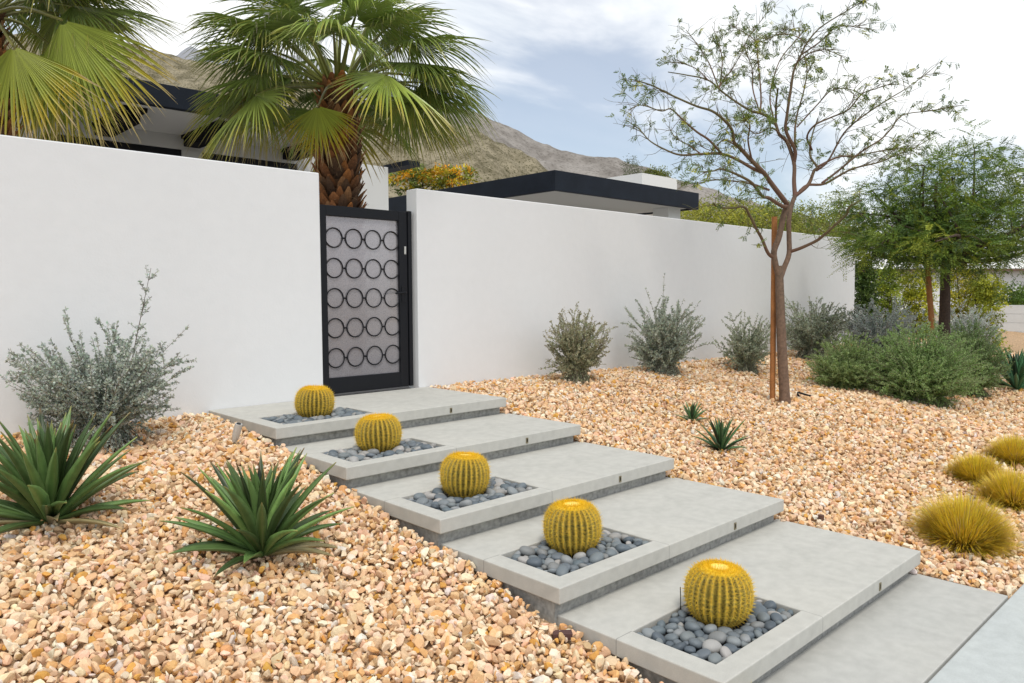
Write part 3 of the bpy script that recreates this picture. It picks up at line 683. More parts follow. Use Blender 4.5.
shrub('silver_shrub', 'pale silvery shrub behind the green bushes beside the dense tree trunk', wp(966, 352, 0.2), 0.8, 1.15, 120, 0.038, (0.54, 0.58, 0.54), 17, per=80, tall=0.15)
GRN = (0.27, 0.38, 0.12)
GG = 'rounded green bushes below the dense tree'
shrub('green_bush', 'rounded grey green bush nearest the staked tree', gp(846, 388), 0.66, 0.84, 480, 0.027, GRN, 21, base_r=0.6, upright=0.93, per=90, tall=0.0, group=GG, cat='bush', wr=0.34, tips=(0.32, 0.41, 0.19))
shrub('green_bush', 'largest rounded green bush, in the centre of its group', gp(918, 400), 1.0, 1.15, 800, 0.029, (0.25, 0.39, 0.115), 22, base_r=0.6, upright=0.93, per=100, tall=0.0, group=GG, cat='bush', wr=0.34, tips=(0.32, 0.42, 0.19))
shrub('green_bush', 'darker green bush with a bare brown patch beyond the largest bush', gp(968, 394), 0.62, 1.20, 480, 0.029, (0.21, 0.32, 0.10), 23, base_r=0.6, upright=0.9, per=90, tall=0.0, group=GG, cat='bush', wr=0.34, tips=(0.20, 0.28, 0.13))

def tuft(label, P, rad, h, n, seed, col=(0.86, 0.62, 0.06)):
    r = np.random.default_rng(seed); g = G(); P = np.asarray(P, float)
    az = r.uniform(0, 2*math.pi, n); q = np.sqrt(r.uniform(size=n)); lnv = r.uniform(0.7, 1.08, n)
    b = P+np.stack([np.cos(az)*q*rad*0.42, np.sin(az)*q*rad*0.42, np.zeros(n)], -1)
    el = np.pi/2-q*1.22+r.normal(0, 0.13, n)
    o = np.stack([np.cos(az), np.sin(az), np.zeros(n)], -1); lat = np.stack([-np.sin(az), np.cos(az), np.zeros(n)], -1)
    m_ = 5; pts = [b]; bw = r.normal(0, 0.09, n); tot = (h*np.sin(el).clip(0.1)+rad*0.66*np.cos(el).clip(0))*lnv*np.where(r.uniform(size=n) < 0.06, 1.2, 1.0)
    for j in range(1, m_):
        e = el-0.05*j+bw*j; pts.append(pts[-1]+(np.cos(e)[:, None]*o+np.sin(e)[:, None]*np.array([0, 0, 1]))*(tot/(m_-1))[:, None])
    wv = np.array([1, 1, 0.85, 0.6, 0.1])*0.0028
    rows = np.stack([np.stack([p-lat*wv[j], p+lat*wv[j]], 1) for j, p in enumerate(pts)], 1)   # n, m, 2, 3
    V = rows.reshape(-1, 3); base = np.arange(n)[:, None]*m_*2; jj = np.arange(m_-1)[None]*2
    F = np.stack([base+jj, base+jj+1, base+jj+3, base+jj+2], -1).reshape(-1, 4)
    bc = np.array(col)*(1+r.normal(0, 0.2, (n, 1)))*(1+r.normal(0, 0.06, (n, 3)))
    green = np.array([0.30, 0.30, 0.04])
    tt = np.linspace(0, 1, m_)[None, :, None]
    dead = (r.uniform(size=n) < 0.10)[:, None, None]; c = green*(1-tt)+bc[:, None]*tt; c = np.where(dead, np.array([0.50, 0.36, 0.17])*(0.6+0.4*tt), c)
    g.add(V, F, np.repeat(c.reshape(-1, 3), 2, 0).clip(0.01, 0.9))
    return tag(g.build('grass_tuft', M['leaf'], loc=P), label, 'ornamental grass', 'golden grass tufts by the sidewalk')
tuft('largest golden grass tuft, closest to the sidewalk and landing', gp(963, 545), 0.225, 0.36, 7360, 31)
tuft('low wide golden grass tuft furthest from the picture edge in the upper pair', gp(976, 481), 0.18, 0.25, 5440, 32)
tuft('round golden grass tuft behind the largest one, touching the picture edge', gp(1013, 506), 0.195, 0.30, 5760, 33)
tuft('uppermost golden grass tuft on the slope, beside the picture edge', gp(1014, 462), 0.20, 0.26, 5440, 34)
tuft('tiny straw coloured grass sprout beside the largest golden tuft', gp(930, 517), 0.10, 0.10, 260, 35, (0.5, 0.38, 0.12))
tuft('straw coloured dry grass at the foot of the lowest step', np.array([0.28, -2.98, gz(0.2, -2.95)-0.02]), 0.22, 0.10, 380, 36, (0.55, 0.45, 0.16))

# ------------------------------------------------------------------ palms
def frond_mesh(crown, az, e0, Lp, e_drop, Rb, seed, age, blade_drop=0.4, ndroop=0.9, nseg=74, fan=120, roll=0.0, hub=None, dv=None, nv=None):
    r = np.random.default_rng(seed); g = G()
    o = np.array([math.cos(az), math.sin(az), 0]); lat = np.array([-math.sin(az), math.cos(az), 0]); z = np.array([0, 0, 1.])
    m_ = 8; p = np.array(crown, float); pts = [p]
    for j in range(1, m_):
        e = e0-e_drop*(j/(m_-1))**1.3; p = p+(math.cos(e)*o+math.sin(e)*z)*Lp/(m_-1); pts.append(p)
    pts = np.array(pts)
    if hub is not None: c0 = np.array(crown, float); hub = np.asarray(hub, float); pts = bez([c0, c0*0.5+hub*0.5+np.array([0, 0, 0.12]), hub], m_)
    pc = np.array([0.22, 0.24, 0.06])*(1-0.4*age)+np.array([0.30, 0.17, 0.06])*0.4*age
    g.tube(pts, np.linspace(0.024, 0.012, m_), 5, col=pc)
    e = e0-e_drop-blade_drop
    d = math.cos(e)*o+math.sin(e)*z; nrm = -math.sin(e)*o+math.cos(e)*z
    l2 = lat*math.cos(roll)+nrm*math.sin(roll); nrm = np.cross(d, l2)*-1 if np.cross(d, l2)@nrm < 0 else np.cross(d, l2); lat = l2
    if dv is not None: d = unit(dv); lat = unit(np.cross(nv, d)); nrm = np.cross(d, lat)
    hub = pts[-1]
    da = 2*R(fan)/nseg
    mm = 9; rs = np.linspace(0.04, 1, mm)
    green = np.array([0.24, 0.33, 0.075])*r.uniform(0.75, 1.3)*(1-age)+np.array([0.42, 0.44, 0.045])*age
    for i in range(nseg):
        a = -R(fan)+(i+0.5)*da; Rr = Rb*(0.70+0.30*math.cos(a))*r.uniform(0.93, 1.05)
        dr = math.cos(a)*d+math.sin(a)*lat-nrm*0.30*abs(math.sin(a))**1.5
        sd = unit(-math.sin(a)*d+math.cos(a)*lat)
        rf = 0.44+0.07*r.normal()
        rr = rs*Rr
        free = np.clip(rs-rf, 0, 1)
        jit = r.normal(0, 0.06, 3)
        P = hub+dr[None]*rr[:, None]+jit[None]*free[:, None]*Rr
        P[:, 2] -= ndroop*r.uniform(0.6, 1.5)*free**1.7*Rr*1.05
        # shorten where the tip folds over
        P += (-dr*0.22*np.clip(ndroop, 0, 1.2))[None]*(free**2)[:, None]*Rr
        wd = 2*rr*math.tan(da/2)*1.02*np.where(rs < rf, 1, np.clip((1-rs)/(1-rf), 0, 1))
        wd = np.maximum(wd, 0.0012)
        pl = nrm*0.42
        V = np.stack([P-sd*wd[:, None]*0.5, P-pl*wd[:, None], P+sd*wd[:, None]*0.5], 1).reshape(-1, 3)
        ii = np.arange(mm-1)[:, None]*3; F = np.concatenate([np.stack([ii+k, ii+k+1, ii+k+4, ii+k+3], -1).reshape(-1, 4) for k in (0, 1)])
        sc = r.uniform(0.82, 1.2)
        yl = np.clip((rs-(0.74-0.42*age+r.normal(0, 0.06)))/0.22, 0, 1)[:, None]*(0.35+0.65*age)
        tn = np.clip((rs-(0.90-0.22*age))/0.12, 0, 1)[:, None]*(0.5+0.5*age)
        c = green[None]*sc*(1-yl)+np.array([0.62, 0.44, 0.035])*yl; c = c*(1-tn)+np.array([0.56, 0.43, 0.28])*tn
        c = np.repeat(c, 3, 0).reshape(mm, 3, 3); c[:, 1] *= 0.8
        g.add(V, F, c.reshape(-1, 3))
        if free.max() > 0 and r.uniform() < 0.35:   # loose white thread
            q = P[5]+rdir_r(r)*0.03; g.tube([P[5], q-(0, 0, 0.05), q-(0, 0, 0.12)], 0.0012, 3, col=np.array([0.6, 0.55, 0.45]), cap=False)
    return g
def rdir_r(r): return unit(r.normal(size=3))
def palm(label, base, crown_z, trad, fronds, seed, Lp, Rb, special=()):
    base = np.asarray(base, float); t = thing('fan_palm', label, 'palm tree', base, 'fan palms behind the wall'); r = np.random.default_rng(seed)
    g = G(); n = 24; zs_ = np.linspace(0, crown_z+0.05, n); rad = trad*(1.0+0.06*np.sin(zs_*5))*np.interp(zs_/crown_z, [0, 0.8, 1.02], [1.05, 0.95, 0.55])
    g.tube(base+np.stack([0*zs_, 0*zs_, zs_], -1), rad*0.86, 16, col=np.array([0.14, 0.065, 0.028]))
    k = 0
    for zc in np.arange(0.2, crown_z, 0.058):   # woven leaf-base boots
        nb = 9
        for q in range(nb):
            a = (q+0.5*(k % 2))*2*math.pi/nb+r.normal(0, 0.09); o = np.array([math.cos(a), math.sin(a), 0]); lt = np.array([-math.sin(a), math.cos(a), 0])
            rr_ = trad*np.interp(zc/crown_z, [0, 0.8, 1.02], [1.0, 0.92, 0.6]); zc2 = zc+r.normal(0, 0.015)
            L_ = r.uniform(0.14, 0.20)*min(1, trad/0.22); wb = r.uniform(0.10, 0.15)*trad/0.25; outw = r.uniform(0.02, 0.105)
            p0 = base+o*rr_*0.86+np.array([0, 0, zc2]); p1 = base+o*(rr_+outw*0.4)+np.array([0, 0, zc2+L_*0.6]); p2 = base+o*(rr_+outw)+np.array([0, 0, zc2+L_])
            w_ = [wb*0.5, wb*0.40, wb*0.10]; th = [0.02, 0.016, 0.010]
            V = []
            for p_, ww, hh in zip((p0, p1, p2), w_, th): V += [p_-lt*ww, p_+o*hh, p_+lt*ww, p_-o*hh*0.6]
            F = [(0, 1, 5, 4), (1, 2, 6, 5), (2, 3, 7, 6), (3, 0, 4, 7), (4, 5, 9, 8), (5, 6, 10, 9), (6, 7, 11, 10), (7, 4, 8, 11), (8, 9, 10, 11)]
            c0 = np.array([(0.36, 0.14, 0.045), (0.27, 0.11, 0.04), (0.42, 0.20, 0.08), (0.17, 0.085, 0.04), (0.45, 0.17, 0.045)][r.integers(5)])*r.uniform(0.6, 1.05)
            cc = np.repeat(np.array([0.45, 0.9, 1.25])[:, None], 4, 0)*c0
            g.add(V, F, cc)
        k += 1
    for _ in range(220):   # fibres
        a = r.uniform(0, 6.28); z0 = r.uniform(0.5, crown_z); p0 = base+np.array([math.cos(a)*trad, math.sin(a)*trad, z0]); p1 = p0+np.array([math.cos(a)*0.03, math.sin(a)*0.03, -0.05])+r.normal(0, 0.05, 3)
        g.tube([p0, p1], 0.0015, 3, col=np.array([0.4, 0.27, 0.13]), cap=False)
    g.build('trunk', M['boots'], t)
    cr_ = base+np.array([0, 0, crown_z])
    for i, (az, e0, lp, drop, bd, nd, age, rb) in enumerate(fronds):
        fm = frond_mesh(cr_+np.array([math.cos(az), math.sin(az), 0])*trad*0.5+np.array([0, 0, 0.10*math.sin(e0)]), az, e0, Lp*lp, drop, Rb*rb, seed*100+i, age, bd, nd, roll=r.normal(0, 0.18))
        fm.build('frond', M['frond'], t)
    for i, kw in enumerate(special):
        frond_mesh(cr_, 0, 0, Lp, 0, seed=seed*1000+i, **kw).build('frond', M['frond'], t)
    return t
def auto_fronds(n, seed, lo=-38, hi=78, skip=None):
    r = np.random.default_rng(seed); out = []
    for i in range(n):
        u = (i+0.5)/n; e0 = R(hi-(hi-lo)*u**0.8)+r.normal(0, 0.07); az = i*2.39996+r.normal(0, 0.12)
        if skip and skip(az % (2*math.pi), e0): continue
        age = np.clip((u-0.80)/0.20, 0, 1)*r.uniform(0.2, 0.9)
        out.append((az, e0, r.uniform(0.85, 1.12), R(r.uniform(12, 30)), R(r.uniform(4, 22)), r.uniform(0.35, 0.85), age, r.uniform(0.9, 1.1)))
    return out
CAMAZ = math.atan2(-CF[1], -CF[0])           # direction from the palms towards the street
PB = at(341, 297, 9.3); PB[2] = 0.0
adiff = lambda a, b: abs((a-b+math.pi) % (2*math.pi)-math.pi)
mp_f = auto_fronds(40, 5, lo=-2, hi=82, skip=lambda a, e: adiff(a, CAMAZ) < 0.75 and e < R(18))
UPV = np.array([0, 0, 1.])
PD = 9.3
mp_s = [dict(nseg=50, Rb=0.64, age=0.60, blade_drop=0, ndroop=0.25, fan=72, hub=at(318, 106, PD-0.85), dv=-UPV+CR*0.10, nv=-CF+UPV*0.3),
        dict(Rb=0.72, age=0.12, blade_drop=0, ndroop=0.4, fan=75, hub=at(404, 92, PD-0.2), dv=-UPV*0.9+CR*0.30, nv=-CF+UPV*0.5),
        dict(Rb=0.80, age=0.50, blade_drop=0, ndroop=0.45, fan=80, hub=at(268, 96, PD-0.2), dv=-UPV*0.8-CR*0.55, nv=-CF+UPV*0.6),
        dict(Rb=0.90, age=0.0, blade_drop=0, ndroop=0.5, fan=90, hub=at(425, 78, PD-0.1), dv=-UPV*0.4+CR*0.9, nv=-CF*0.6+UPV)]
palm('fan palm with an orange brown trunk standing directly behind the gate', PB, 3.52, 0.265, mp_f, 6, 0.88, 0.96, mp_s)
LB = at(-8, 297, 7.6); LB[2] = 0.0
lp_f = auto_fronds(22, 9, lo=28, hi=75, skip=lambda a, e: adiff(a, CAMAZ) < 0.8 and e < R(45))
LD = 7.3
lp_s = [dict(nseg=44, Rb=0.90, age=0.62, blade_drop=0, ndroop=0.12, fan=66, hub=at(13, 46, LD-0.60), dv=-UPV+CR*0.10, nv=-CF+UPV*0.25),
        dict(nseg=44, Rb=1.12, age=0.42, blade_drop=0, ndroop=0.25, fan=58, hub=at(62, 20, LD-0.40), dv=-UPV*0.95+CR*0.46, nv=-CF+UPV*0.35),
        dict(Rb=1.10, age=0.0, blade_drop=0, ndroop=0.45, fan=80, hub=at(72, 6, LD+0.2), dv=CR-UPV*0.05, nv=UPV-CF*0.35),
        dict(Rb=1.10, age=0.0, blade_drop=0, ndroop=0.45, fan=80, hub=at(40, -8, LD+0.4), dv=CR+UPV*0.12, nv=UPV-CF*0.2),
        dict(Rb=1.05, age=0.25, blade_drop=0, ndroop=0.4, fan=80, hub=at(52, 46, LD+0.4), dv=-UPV*0.8+CR*0.5, nv=-CF*0.8+UPV*0.6),
        dict(Rb=0.95, age=0.5, blade_drop=0, ndroop=0.3, fan=80, hub=at(40, 70, LD+0.5), dv=-UPV+CR*0.3, nv=-CF+UPV*0.2)]
palm('fan palm with yellowing leaves beside the beamed house, its crown cut by the picture edge', LB, 3.75, 0.24, lp_f, 8, 0.78, 0.98, lp_s)

# ------------------------------------------------------------------ staked desert tree
TP = gp(785, 404); TD = depth(TP)
BR = [  # (pixel polyline in the picture plane of the trunk, start radius px, end radius px, depth swing at tip in m)
 ([(785,404),(782,350),(780,300),(779,266)], 6.3, 4.6, 0),
 ([(779,278),(775,262),(774,251),(779,237),(783,218),(787,204)], 3.6, 3.4, -0.1),
 ([(780,280),(784,268),(789,254),(789,237),(789,218),(792,204),(795,196)], 3.2, 2.6, 0.15),
 ([(774,258),(768,253),(762,239),(757,230),(750,216),(744,207),(732,208),(718,207),(713,203)], 1.9, 0.8, -0.5),
 ([(789,252),(801,248),(816,241),(824,235),(834,226),(847,214),(849,207),(862,200)], 2.0, 0.7, -0.6),
 ([(787,204),(784,200),(771,183),(764,173),(752,161),(740,148),(734,142),(732,130),(724,120),(712,111),(696,106),(671,95),(651,85),(630,79)], 2.8, 0.5, -0.9),
 ([(787,206),(782,206),(769,198),(762,196),(752,183),(738,175),(722,169),(713,171),(700,172)], 2.2, 0.6, -1.2),
 ([(764,173),(752,168),(738,160),(722,154),(701,154),(681,155),(666,150),(650,141),(640,130),(626,120)], 2.0, 0.4, 0.4),
 ([(722,154),(709,140),(697,132),(683,120),(671,109),(661,111),(641,105),(628,110)], 1.3, 0.4, -0.2),
 ([(769,190),(752,184),(732,181),(711,180),(691,187)], 1.3, 0.4, 0.9),
 ([(795,196),(794,181),(794,163),(787,142),(779,134),(774,121),(760,113),(749,110),(725,94),(708,80),(686,75),(668,72)], 2.6, 0.5, 0.7),
 ([(725,94),(719,88),(708,61),(694,40),(686,30)], 1.0, 0.35, 0.5),
 ([(719,88),(721,78),(722,57),(717,39),(712,26)], 0.9, 0.35, 0.9),
 ([(719,88),(724,79),(733,68),(741,53),(748,38)], 0.9, 0.3, 0.3),
 ([(708,80),(698,70),(686,64),(676,60)], 0.7, 0.3, 0.1),
 ([(760,113),(761,96),(758,61),(755,41),(741,31),(729,25)], 1.1, 0.35, 1.1),
 ([(760,113),(753,90),(752,68),(745,45),(758,25),(770,8)], 0.9, 0.3, 1.4),
 ([(776,122),(776,105),(778,88)], 1.2, 0.9, -0.3),
 ([(794,163),(795,150),(786,131),(787,115),(791,88),(794,70),(801,55),(807,43),(821,27),(850,9),(862,2)], 2.3, 0.4, -0.5),
 ([(801,55),(821,41),(836,27),(852,26),(867,25)], 0.9, 0.3, 0.2),
 ([(797,62),(812,52),(826,50),(845,58)], 0.7, 0.3, -0.8),
 ([(795,150),(795,131),(797,115),(804,90),(807,68),(802,52)], 1.3, 0.5, 0.6),
 ([(774,121),(770,95),(780,60),(800,34),(782,30),(762,48)], 0.9, 0.3, 1.3),
 ([(807,43),(795,36),(780,34),(762,42)], 0.6, 0.3, 0.8),
 ([(795,196),(808,185),(814,171),(817,167),(810,155),(812,136),(818,118)], 2.2, 0.6, 0.3),
 ([(817,167),(838,157),(855,156),(880,151),(900,148),(925,150)], 1.3, 0.4, 1.0),
 ([(812,150),(807,137),(815,125),(832,117),(848,110),(862,94),(875,89),(890,84)], 1.2, 0.4, -0.8),
 ([(816,171),(828,161),(844,133),(862,117),(887,100),(907,88),(930,71)], 1.3, 0.35, -0.4),
 ([(822,183),(838,171),(861,152),(880,140),(890,130),(903,115),(930,111),(945,108)], 1.3, 0.35, 0.5),
 ([(800,191),(808,185),(824,184),(842,174),(855,168),(880,162),(896,155),(910,150),(935,136)], 1.7, 0.4, 0.2),
 ([(797,127),(817,105),(832,90),(848,89),(862,94)], 0.8, 0.35, 0.6),
 ([(787,142),(772,128),(756,134),(744,124)], 0.9, 0.4, -0.7),
 ([(752,161),(748,140),(750,126),(744,118)], 1.0, 0.4, -0.6),
 ([(740,148),(724,140),(712,150),(700,146)], 0.8, 0.35, 0.5),
 ([(701,154),(690,146),(676,138),(668,126)], 0.7, 0.3, 0.6),
]
tree = thing('desert_tree', 'sparse feathery tree with reddish branches, tied up beside an orange wooden stake', 'tree', TP)
tg = G(); bg_ = G(); lg = G(); tr = np.random.default_rng(77)
pxm = TD/FPX
def swing(poly, sw, s0):
    n = len(poly); return np.array([at(p[0], p[1], TD+s0+sw*(i/max(1, n-1))**1.0) for i, p in enumerate(poly)])
twig_paths = []
ends = {}
for bi, (poly, ra, rb, sw) in enumerate(BR):
    # start at the depth the parent has there
    s0 = 0.0
    if bi > 0:
        best = 1e9
        for (pp, ss) in twig_paths:
            dd = np.hypot(pp[:, 0]-poly[0][0], pp[:, 1]-poly[0][1]); j = dd.argmin()
            if dd[j] < best: best = dd[j]; s0 = ss[j]
    n = max(12, 4*len(poly)); P2 = bez(np.array([(a, b, 0) for a, b in poly], float), n)
    ss = s0+sw*np.linspace(0, 1, n)
    P = np.array([at(a, b, TD+s) for (a, b, _), s in zip(P2, ss)])
    twig_paths.append((P2, ss))
    rad = np.linspace(ra, rb, n)*pxm*(0.84 if bi < 3 else 0.95)
    colr = np.linspace(0, 1, n)[:, None]
    if bi < 3:
        if bi == 0: rad[0] *= 1.12
        c = np.array([0.17, 0.105, 0.07])*(1-colr)+np.array([0.15, 0.10, 0.068])*colr
        tg.tube(P, rad, 9, col=c)
    else:
        c = np.array([0.135, 0.068, 0.045])*(1-colr)+np.array([0.12, 0.115, 0.045])*colr
        bg_.tube(P, rad, 6, col=c)
        seg = np.linalg.norm(np.diff(P, axis=0), axis=1).sum()
        nt_ = int(seg/0.065)
        for q in range(nt_):
            u = tr.uniform(0.22, 1.0); j = min(int(u*(n-1)), n-2); b0_ = P[j]
            tgv = unit(P[j+1]-P[j]); d = unit(tgv*0.8+tr.normal(0, 0.55, 3)+np.array([0, 0, 0.15])); ln = tr.uniform(0.12, 0.42)
            e_ = b0_+d*ln+np.array([0, 0, -0.05*ln]); mid = b0_+d*ln*0.5+tr.normal(0, 0.02, 3)
            tp = bez([b0_, mid, e_], 6); bg_.tube(tp, np.linspace(0.0040, 0.0015, 6), 4, col=np.array([0.11, 0.085, 0.035]), cap=False)
            k2 = tr.integers(1, 4)
            for _ in range(k2):
                jj = tr.integers(2, 6); d2 = unit(d*0.7+tr.normal(0, 0.6, 3)); l2 = tr.uniform(0.06, 0.2); e2 = tp[jj]+d2*l2-np.array([0, 0, 0.03*l2]); sp_ = bez([tp[jj], (tp[jj]+e2)/2+tr.normal(0, 0.01, 3), e2], 4)
                bg_.tube(sp_, np.linspace(0.0022, 0.0012, 4), 3, col=np.array([0.14, 0.14, 0.04]), cap=False)
                if tr.uniform() < 0.34:      # feathery pinnae hanging off the sprig
                    for _p in range(tr.integers(2, 7)):
                        x = sp_[tr.integers(0, 4)]; dd = unit(d2*0.5+tr.normal(0, 0.5, 3)+np.array([0, 0, -0.35])); lp_ = tr.uniform(0.05, 0.10); m2 = 13
                        uu = np.linspace(0.1, 1, m2)[:, None]; ax = x+dd*lp_*uu; sdv = unit(np.cross(dd, tr.normal(size=3)))
                        sgn = np.where(np.arange(m2) % 2 == 0, 1., -1.)[:, None]
                        base_c = np.array([(0.17, 0.24, 0.04), (0.11, 0.18, 0.045), (0.46, 0.46, 0.05), (0.22, 0.27, 0.045)][tr.choice(4, p=[0.4, 0.35, 0.07, 0.18])])
                        lg.leaves(ax, unit(sdv*sgn+dd*0.7), tr.normal(size=(m2, 3)), 0.030, 0.0095, base_c*(1+tr.normal(0, 0.12, (m2, 1))))
tg.build('trunk', M['bark'], tree, smooth=True); bg_.build('branches', M['twig'], tree, smooth=True); lg.build('crown', M['leaf'], tree)
sb = gp(772.5, 402, -0.25); 
g = G(); stop = at(774.5, 217, depth(sb)); g.tube(np.linspace(sb, stop, 12), 0.034, 12)
tag(g.build('wooden_stake', M['post'], smooth=True, loc=sb), 'orange brown wooden stake supporting the sparse feathery tree', 'stake', 'tree stakes')

# ------------------------------------------------------------------ leafy crowns
def crown(g, c, rad, ncl, per, leaf, wr, cols, r, cl=0.28, hang=0.25, shell=0.55):
    for _ in range(ncl):
        d = unit(r.normal(size=3)); q = shell+(1-shell)*r.uniform()**0.7
        if r.uniform() < 0.3: q *= r.uniform(0.3, 1)
        if r.uniform() < 0.18: q *= 1.22
        p = np.asarray(c)+d*np.asarray(rad)*q*(1+0.18*math.sin(3*d[0]+5*d[1]+4*d[2]))
        dirs = unit(np.array([d[0], d[1], d[2]*0.4])+r.normal(0, 0.5, 3)); n = per
        off = r.normal(0, 1, (n, 3))*np.array([cl, cl, cl*0.5])*0.5
        col = np.array(cols[r.integers(len(cols))])*r.uniform(0.6, 1.35)
        D = unit(dirs+r.normal(0, 0.7, (n, 3))+np.array([0, 0, -hang]))
        g.leaves(p+off, D, r.normal(0, 1, (n, 3))+np.array([0, 0, 1.2]), leaf*r.uniform(0.6, 1.2, n), leaf*wr*r.uniform(0.8, 1.2, n), np.clip(col*(1+r.normal(0, 0.15, (n, 1))), 0.004, 1))
def leafy(name, label, base, trunk_h, trad, blobs, ncl, per, leaf, wr, cols, seed, cat='tree', group=None, cl=0.28, hang=0.25, limbs=True, shell=0.55, feather=False):
    r = np.random.default_rng(seed); base = np.asarray(base, float); t = thing(name, label, cat, base, group)
    g = G(); top = base+np.array([0, 0, trunk_h]); g.tube(bez([base-(0, 0, 0.1), base+(0.04, 0, trunk_h*0.5), top], 8), np.linspace(trad, trad*0.7, 8), 8, col=np.array([0.07, 0.045, 0.032]))
    for (c, rad, wgt) in blobs:
        for _ in range(4 if limbs else 2):
            e = np.asarray(c)+unit(r.normal(size=3))*np.asarray(rad)*0.75; mid = top*0.5+e*0.5+r.normal(0, 0.3, 3)*np.asarray(rad)
            pp = bez([top, mid, e], 9); g.tube(pp, np.linspace(trad*0.45, 0.008, 9), 5, col=np.array([0.075, 0.05, 0.035]))
            for _ in range(2 if limbs else 0):
                j = r.integers(3, 9); e2 = pp[j]+unit(r.normal(size=3))*np.asarray(rad)*0.4; g.tube(bez([pp[j], (pp[j]+e2)/2+r.normal(0, 0.05, 3), e2], 5), np.linspace(0.012, 0.004, 5), 4, col=np.array([0.08, 0.055, 0.035]), cap=False)
    g.build('trunk', M['bark'], t, smooth=True)
    lg = G(); tot = sum(b[2] for b in blobs)
    for (c, rad, wgt) in blobs:
        if feather: sprays(lg, c, rad, int(ncl*wgt/tot), cols, r, shell)
        else: crown(lg, c, rad, int(ncl*wgt/tot), per, leaf, wr, cols, r, cl, hang, shell)
    lg.build('crown', M['leaf'], t)
    return t
def sprays(g, c, rad, ncl, cols, r, shell=0.35):
    # drooping twigs that carry two rows of narrow leaflets
    for _ in range(ncl):
        d = unit(r.normal(size=3)); q = shell+(1-shell)*r.uniform()**0.7
        if r.uniform() < 0.15: q *= 1.2
        p = np.asarray(c)+d*np.asarray(rad)*q*(1+0.2*math.sin(3*d[0]+5*d[1]+4*d[2])); col = np.array(cols[r.integers(len(cols))])*r.uniform(0.75, 1.2)
        for _s in range(4):
            ax = unit(np.array([d[0], d[1], 0.25*d[2]])+r.normal(0, 0.65, 3)+np.array([0, 0, -0.10])); ln = r.uniform(0.22, 0.48); m2 = 26
            u = np.linspace(0.06, 1, m2)[:, None]; x = p+r.normal(0, 0.05, 3)+ax*ln*u; x[:, 2] -= 0.14*ln*(u[:, 0]**2)*r.uniform(0.3, 2.0)
            sd = unit(np.cross(ax, np.array([0, 0, 1.])+r.normal(0, 0.35, 3))); sg = np.where(np.arange(m2) % 2 == 0, 1., -1.)[:, None]
            g.leaves(x, unit(sd*sg+ax*0.55+r.normal(0, 0.15, (m2, 3))), np.array([0, 0, 1.])+r.normal(0, 0.4, (m2, 3)), 0.062*r.uniform(0.7, 1.2, m2)*(1.1-0.5*u[:, 0]), 0.0165, np.clip(col*(1+r.normal(0, 0.10, (m2, 1))), 0.004, 1))
# dense tree by the end of the wall
DB = gp(942, 350); DD = 12.6
DB = at(943, 345, DD); DB[2] = gz(DB[0], DB[1])
blobs = [(at(885, 215, DD+0.4), (0.95, 0.95, 0.60), 1.2), (at(945, 185, DD), (1.05, 1.05, 0.72), 1.3), (at(1005, 225, DD-0.3), (0.95, 0.95, 0.75), 1.3), (at(925, 240, DD-0.8), (0.9, 0.9, 0.42), 1.0), (at(1060, 200, DD+0.2), (0.9, 0.9, 0.8), 1.0), (at(985, 165, DD+0.5), (1.1, 1.1, 0.4), 0.5), (at(955, 225, DD+0.9), (1.1, 1.1, 0.5), 0.9), (at(870, 235, DD+0.2), (0.6, 0.6, 0.35), 0.5), (at(935, 215, DD), (0.8, 0.8, 0.5), 1.1), (at(975, 250, DD-0.2), (0.8, 0.8, 0.35), 0.9), (at(905, 250, DD-0.2), (0.7, 0.7, 0.3), 0.7)]
TG = [(0.15, 0.235, 0.036), (0.20, 0.29, 0.04), (0.10, 0.18, 0.036), (0.32, 0.37, 0.045), (0.08, 0.14, 0.04), (0.22, 0.29, 0.04)]
th_ = at(931, 262, DD)[2]-DB[2]
leafy('leafy_tree', 'dense green feathery tree with a dark trunk by the end of the wall', DB, th_, 0.105, blobs, 1150, 50, 0.088, 0.22, TG, 41, cl=0.20, hang=0.30, shell=0.35, feather=True)
s2 = at(938, 345, DD-0.35); s2[2] = gz(s2[0], s2[1])-0.1; s2t = at(927, 262, DD-0.35)
g = G(); g.tube(np.linspace(s2, s2t, 10), 0.045, 10); tag(g.build('wooden_stake', M['post'], smooth=True, loc=s2), 'leaning weathered wooden stake beside the dark trunk of the dense tree', 'stake', 'tree stakes')

